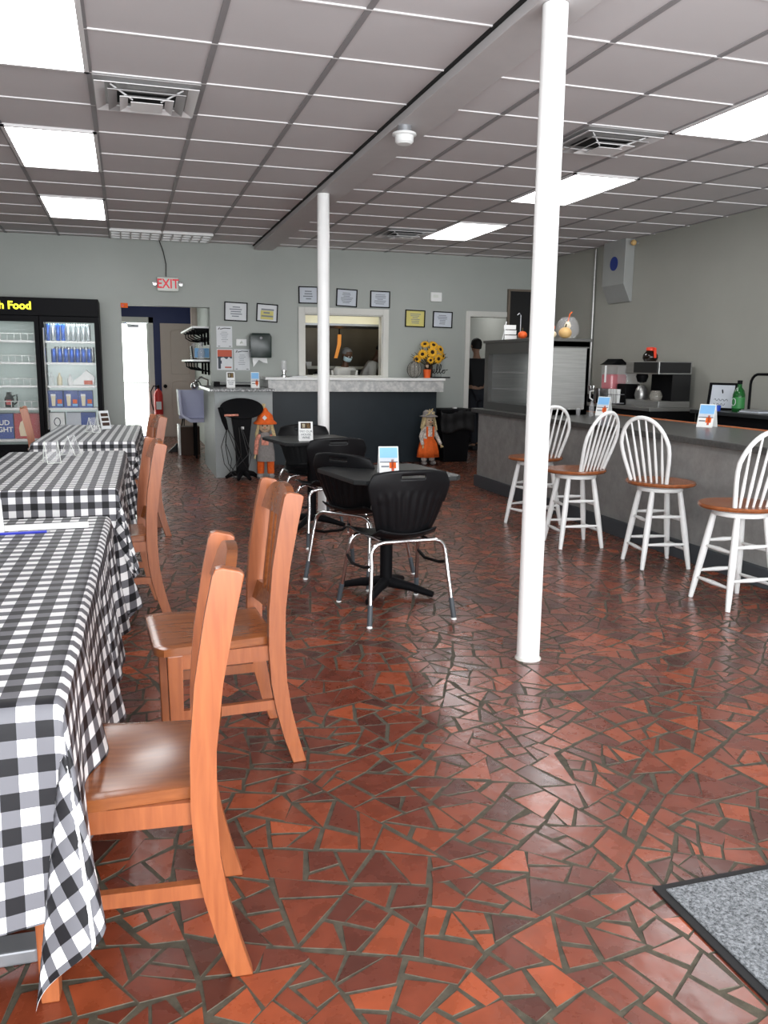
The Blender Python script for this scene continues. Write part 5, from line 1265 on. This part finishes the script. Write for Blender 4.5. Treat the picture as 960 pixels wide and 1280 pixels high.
# ------------------------------------------------------------------ wooden chairs
def make_wood_chair(label):
    t = thing('wooden_chair', label, 'chair', group='orange wooden slat-back chairs at the checked tables')
    # rear posts (side profile in y,z)
    prof = [(.0, -.262, .048), (.10, -.232, .050), (.2, -.208, .052), (.3, -.192, .054), (.42, -.186, .056), (.55, -.188, .056), (.7, -.203, .060), (.85, -.230, .064), (.935, -.249, .066)]
    left = [(y - w_ / 2, z) for z, y, w_ in prof]; right = [(y + w_ / 2, z) for z, y, w_ in prof]
    capz = [(right[-1][0] - .004, .948), (right[-1][0] - .02, .952), (left[-1][0] + .01, .944)]
    poly = right + capz + left[::-1]
    for s in (-1, 1):
        MB().prism(poly, 0, s * .193 - .0165, s * .193 + .0165, .004).build('rear_post', M['wood'], t, smooth=True).modifiers.new('wn', 'WEIGHTED_NORMAL')
        MB().prism([(.130, 0), (.168, 0), (.175, .43), (.125, .43)], 0, s * .185 - .02, s * .185 + .02, .004).build('front_leg', M['wood'], t)
        MB().box((s * .185 - .011, -.17, .378), (s * .185 + .011, .13, .43)).build('side_rail', M['wood'], t)
        MB().box((s * .187 - .010, -.195, .20), (s * .187 + .010, .14, .235)).build('side_stretcher', M['wood'], t)
        for y in (.149, -.262): MB().lathe([(.012, 0), (.012, .004), (0, .004)], c=(s * (.185 if y > 0 else .193), y, -.0005), seg=10).build('glide', M['white'], t)
    MB().box((-.17, .138, .378), (.17, .160, .43)).build('front_rail', M['wood'], t)
    MB().box((-.18, -.195, .385), (.18, -.175, .43)).build('back_rail', M['wood'], t)
    # seat: dished, rounded front
    def wv(v): return .176 + .034 * min(1, v * 1.1)
    def mk(zoff, dish):
        def f(u, v):
            s = 2 * u - 1; y = -.185 + .40 * v; x = s * wv(v)
            r = max(0, abs(s) - .8) / .2; y -= .03 * r * r * (v > .5) * v
            d = .010 * math.exp(-((s * s) / .35 + ((v - .4) ** 2) / .06)) if dish else 0
            e = .004 * (max(0, abs(s) - .93) / .07 + max(0, v - .96) / .04) if dish else 0
            return Vector((x, y, zoff - d - e))
        return f
    mb = MB(); nu, nv = 26, 26
    for z_, di in ((.462, True), (.431, False)): mb.grid(mk(z_, di), nu, nv)
    vs = list(mb.bm.verts); n1 = (nu + 1) * (nv + 1)
    def idx(l, i, j): return vs[l * n1 + i * (nv + 1) + j]
    loop = [(i, 0) for i in range(nu)] + [(nu, j) for j in range(nv)] + [(i, nv) for i in range(nu, 0, -1)] + [(0, j) for j in range(nv, 0, -1)]
    for a, b in zip(loop, loop[1:] + loop[:1]): mb.bm.faces.new((idx(0, *a), idx(0, *b), idx(1, *b), idx(1, *a)))
    mb.build('seat', M['seatw'], t, smooth=True)
    # crest rail: bowed back, arched top
    def bow(x): return -.018 * (1 - (x / .18) ** 2)
    def rail(z0, z1f, ybase, th, nm, m):
        mb = MB(); n = 16; A = []
        for i in range(n + 1):
            x = -.178 + .356 * i / n; y = ybase + bow(x)
            zt = z1f(x); A.append([mb.bm.verts.new(v) for v in ((x, y - th / 2, z0), (x, y + th / 2, z0), (x, y + th / 2 - .02, zt), (x, y - th / 2 - .02, zt))])
        for P_, Q in zip(A, A[1:]):
            for q in range(4): mb.bm.faces.new((P_[q], P_[(q + 1) % 4], Q[(q + 1) % 4], Q[q]))
        mb.bm.faces.new(A[0]); mb.bm.faces.new(A[-1][::-1])
        return mb.build(nm, m, t, smooth=True)
    rail(.845, lambda x: .905 + .050 * max(0, 1 - (abs(x) / .172) ** 3), -.228, .024, 'crest_rail', M['seatw'])
    rail(.50, lambda x: .565, -.186, .020, 'lower_rail', M['seatw'])
    for q in range(5):
        x = -.10 + .05 * q
        mb = MB(); P0 = (x, -.196 + bow(x), .56); P1 = (x, -.230 + bow(x), .85)
        a = [mb.bm.verts.new(v) for v in ((x - .012, P0[1] - .006, .555), (x + .012, P0[1] - .006, .555), (x + .012, P0[1] + .006, .555), (x - .012, P0[1] + .006, .555))]
        b = [mb.bm.verts.new(v) for v in ((x - .012, P1[1] - .006, .86), (x + .012, P1[1] - .006, .86), (x + .012, P1[1] + .006, .86), (x - .012, P1[1] + .006, .86))]
        for k_ in range(4): mb.bm.faces.new((a[k_], a[(k_ + 1) % 4], b[(k_ + 1) % 4], b[k_]))
        mb.bm.faces.new(a[::-1]); mb.bm.faces.new(b); mb.build('back_slat', M['seatw'], t)
    return t
w1 = make_wood_chair('nearest orange wooden chair tucked half under the front checked tablecloth')
w1.location = (-.047, 1.94, 0); w1.rotation_euler = (0, 0, R(90 - 4))
dup(w1, (.255, 2.90, 0), R(93), 'orange wooden chair pulled out beside the front table, whole seat in view')
dup(w1, (-.11, 4.72, 0), R(96), 'orange wooden chair at the right side of the middle checked table')
dup(w1, (-.015, 6.95, 0), R(99), 'orange wooden chair at the right side of the far checked table, near end')
dup(w1, (-.66, 8.35, 0), R(-84), 'reddish wooden chair on the far left side of the far checked table')

# ------------------------------------------------------------------ checked tables
def checked_table(cx_, cy_, W, L, rz, D, lab_t, lab_c, seed):
    t = thing('dining_table', lab_t, 'table', (cx_, cy_, 0), rz, 'long dining tables under checked cloths')
    H = .742
    MB().box((-W / 2 + .004, -L / 2 + .004, H - .03), (W / 2 - .004, L / 2 - .004, H), .004).build('tabletop', M['dark'], t)
    for s in (-1, 1):
        y = s * (L / 2 - .32)
        MB().box((-.03, y - .03, .04), (.03, y + .03, H - .03)).build('leg', M['greysteel'], t)
        MB().box((-.27, y - .035, .0), (.27, y + .035, .035), .005).build('foot', M['greysteel'], t)
    # cloth: flat top, hanging sides, pleated corners
    rnd = random.Random(seed); ph = [rnd.uniform(0, 6.28) for _ in range(8)]; step = .02
    nu = int(round((W + 2 * D) / step)); nv = int(round((L + 2 * D) / step)); hz = H + .004
    rad = .012
    def hang(d):  # rounded fold over the edge: returns outward offset, drop
        if d < rad * PI / 2: a = d / rad; return rad * math.sin(a), rad * (1 - math.cos(a))
        return rad, rad + (d - rad * PI / 2)
    def pos(u, v):
        x = -W / 2 - D + u * (W + 2 * D); y = -L / 2 - D + v * (L + 2 * D)
        dx = max(0, abs(x) - W / 2); dy = max(0, abs(y) - L / 2); sx = 1 if x > 0 else -1; sy = 1 if y > 0 else -1
        if dx == 0 and dy == 0: return Vector((x, y, hz + .0006 * math.sin(x * 9 + y * 4)))
        if dx > 0 and dy > 0:
            rho = math.hypot(dx, dy); th = math.atan2(dy, dx) / (PI / 2)      # 0 on the x side .. 1 on the y side
            n = 2; tri = .5 - .5 * math.cos(2 * PI * n * th)
            o_, z_ = hang(rho)
            amp = .36; al = .05 + amp * tri * (.75 + .25 * math.sin(ph[(sx > 0) * 2 + (sy > 0)]))
            az = th * PI / 2 + .35 * math.sin(2 * PI * th)
            r_ = o_ + max(0, rho - rad) * math.sin(al); zz = rad + max(0, rho - rad * PI / 2) * math.cos(al) if rho > rad * PI / 2 else z_
            lat = .16 * max(0, rho - rad) * math.sin(PI * th) ** 3
            return Vector((sx * (W / 2 + r_ * math.cos(az) - lat), sy * (L / 2 + r_ * math.sin(az) + lat * .25), hz - zz))
        d = dx or dy; s = y if dx > 0 else x; Ls = L if dx > 0 else W
        o_, z_ = hang(d); e = min(1, (Ls / 2 - abs(s)) / .12); f = (d / D) ** 1.2
        rip = (.026 * math.sin(s * 13 + ph[4]) + .016 * math.sin(s * 23 + ph[5]) + .014) * f * max(0, e)
        out = o_ + .05 * d * 1.0 + rip
        if dx > 0: return Vector((sx * (W / 2 + out), y, hz - z_))
        return Vector((x, sy * (L / 2 + out), hz - z_))
    mb = MB(); V = [[mb.bm.verts.new(pos(i / nu, j / nv)) for j in range(nv + 1)] for i in range(nu + 1)]
    uvl = mb.bm.loops.layers.uv.new('UVMap'); off = (rnd.random(), rnd.random())
    for i in range(nu):
        for j in range(nv):
            f = mb.bm.faces.new((V[i][j], V[i + 1][j], V[i + 1][j + 1], V[i][j + 1])); f.smooth = True
            for lp, (a, b) in zip(f.loops, ((i, j), (i + 1, j), (i + 1, j + 1), (i, j + 1))):
                lp[uvl].uv = (a * (W + 2 * D) / nu + off[0], b * (L + 2 * D) / nv + off[1])
    me = bpy.data.meshes.new('tablecloth'); mb.bm.to_mesh(me); mb.bm.free(); me.materials.append(M['ging'])
    c = bpy.data.objects.new('tablecloth', me); C.objects.link(c); c.location = (cx_, cy_, 0); c.rotation_euler = (0, 0, rz)
    md = c.modifiers.new('soften', 'SMOOTH'); md.factor = .5; md.iterations = 3
    tag(c, lab_c, 'tablecloth', 'black and white checked tablecloths')
checked_table(-.50, 2.60, .76, 1.98, R(-1.5), .44, 'nearest dining table, only its grey metal foot showing below the cloth', 'nearest black and white checked tablecloth with a long draped corner', 1)
checked_table(-.43, 5.32, .76, 1.90, R(-1.2), .42, 'middle dining table hidden under its checked cloth', 'middle black and white checked tablecloth, between the near and far ones', 2)
checked_table(-.30, 7.92, .76, 1.88, R(-2.5), .42, 'far dining table in front of the cooler, hidden under its cloth', 'farthest black and white checked tablecloth, in front of the cooler', 3)

TH = .748
t = thing('blue_pen', 'blue pen lying on the nearest checked tablecloth', 'pen', (-.37, 3.24, TH), R(4))
MB().tube([(-.09, 0, .006), (.07, 0, .006)], .0055, 8).build('barrel', M['pen'], t); MB().tube([(.07, 0, .006), (.082, 0, .006)], [.0045, .001], 8).build('tip', M['greysteel'], t)
tag(MB().prism([(-.024, 0), (.024, 0), (.018, .012), (.004, .018), (-.016, .012)], 0, -.10, .20).build('paper_strip', M['white'], loc=(-.36, 3.34, TH), rot=(0, 0, R(2)), smooth=True), 'white rolled paper beside the blue pen on the nearest table', 'paper')
tag(MB().prism([(-.05, 0), (.05, 0), (.045, .12), (-.045, .12)], 1, -.006, .006).build('menu_card', M['white'], loc=(-.50, 3.30, TH)), 'white card standing at the left photo edge on the nearest table', 'card')
def holder(loc, rz, label, h=.13, w=.08, card=False):
    t = thing('card_holder', label, 'card holder', loc, rz)
    mb = MB(); mb.prism([(-.05, 0), (.05, 0), (.004, h), (-.004, h), (-.001, h - .01), (.042, .004), (-.042, .004), (.0, h - .012), (-.006, h - .004)][:4], 0, -w / 2, w / 2)
    bm = mb.bm
    mb.build('acrylic_sheet', M['acrylic'], t)
    e = MB()
    for s in (-1, 1): e.tube([(s * w / 2, -.05, .002), (s * w / 2, 0, h), (s * w / 2, .05, .002)], .0022, 5)
    e.tube([(-w / 2, -.05, .002), (w / 2, -.05, .002)], .002, 5); e.tube([(-w / 2, .05, .002), (w / 2, .05, .002)], .002, 5)
    e.build('sheet_edge', M['signw'], t)
    if card:
        Mt = T(0, -.03, h / 2) @ Matrix.Rotation(-math.atan2(.05, h), 4, 'X')
        p_ = MB(); p_.box((-w * .5, -.004, -h * .5), (w * .5, 0, h * .5), mtx=Mt); p_.build('card', M['paper'], t)
        q_ = MB()
        for z in (.28, .02, -.24): q_.box((-w * .4, -.006, h * (z - .09)), (w * .4, -.0045, h * (z + .09)), mtx=Mt)
        q_.build('print', M['brown'], t)
    return t
holder((-.46, 5.55, TH), R(20), 'clear acrylic card holder at the near part of the middle checked table')
holder((-.37, 5.98, TH), R(62), 'clear acrylic card holder farther along the middle checked table')
holder((-.30, 7.9, TH), R(40), 'clear acrylic card holder on the far checked table')
holder((-.22, 8.28, TH), R(30), 'white and brown printed card holder on the far checked table', .17, .09, True)

# door mat
t = thing('door_mat', 'grey ribbed door mat with black rubber border on the floor', 'mat', (1.29, 1.74, 0))
MB().prism([(0, 0), (1.5, 0), (1.5, -.9), (0, -.9)], 2, 0, .006, .001).build('rubber_border', M['rubber'], t)
MB().prism([(.025, -.025), (1.475, -.025), (1.475, -.875), (.025, -.875)], 2, .006, .011, .001).build('carpet', M['mat'], t)

# kettle body parts created late (thing declared with the rear room)
for o in bpy.data.objects:
    if o.name == 'glass_pitcher':
        o.name = 'steel_kettle'; o.location = (.93, 12.42, .985)
        MB().ball((0, 0, .05), .055).build('body', M['chrome'], o, smooth=True)
        MB().tube([(.0, 0, .09), (.06, 0, .12), (.09, 0, .06)], .008).build('handle', M['blackm'], o)

# ------------------------------------------------------------------ colour management
sc = bpy.context.scene
sc.view_settings.view_transform = 'Standard'; sc.view_settings.look = 'None'
sc.view_settings.exposure = 0.0
sc.cycles.max_bounces = 8; sc.cycles.diffuse_bounces = 4; sc.cycles.glossy_bounces = 4; sc.cycles.transparent_max_bounces = 12
sc.cycles.sample_clamp_indirect = 6; sc.cycles.use_denoising = True
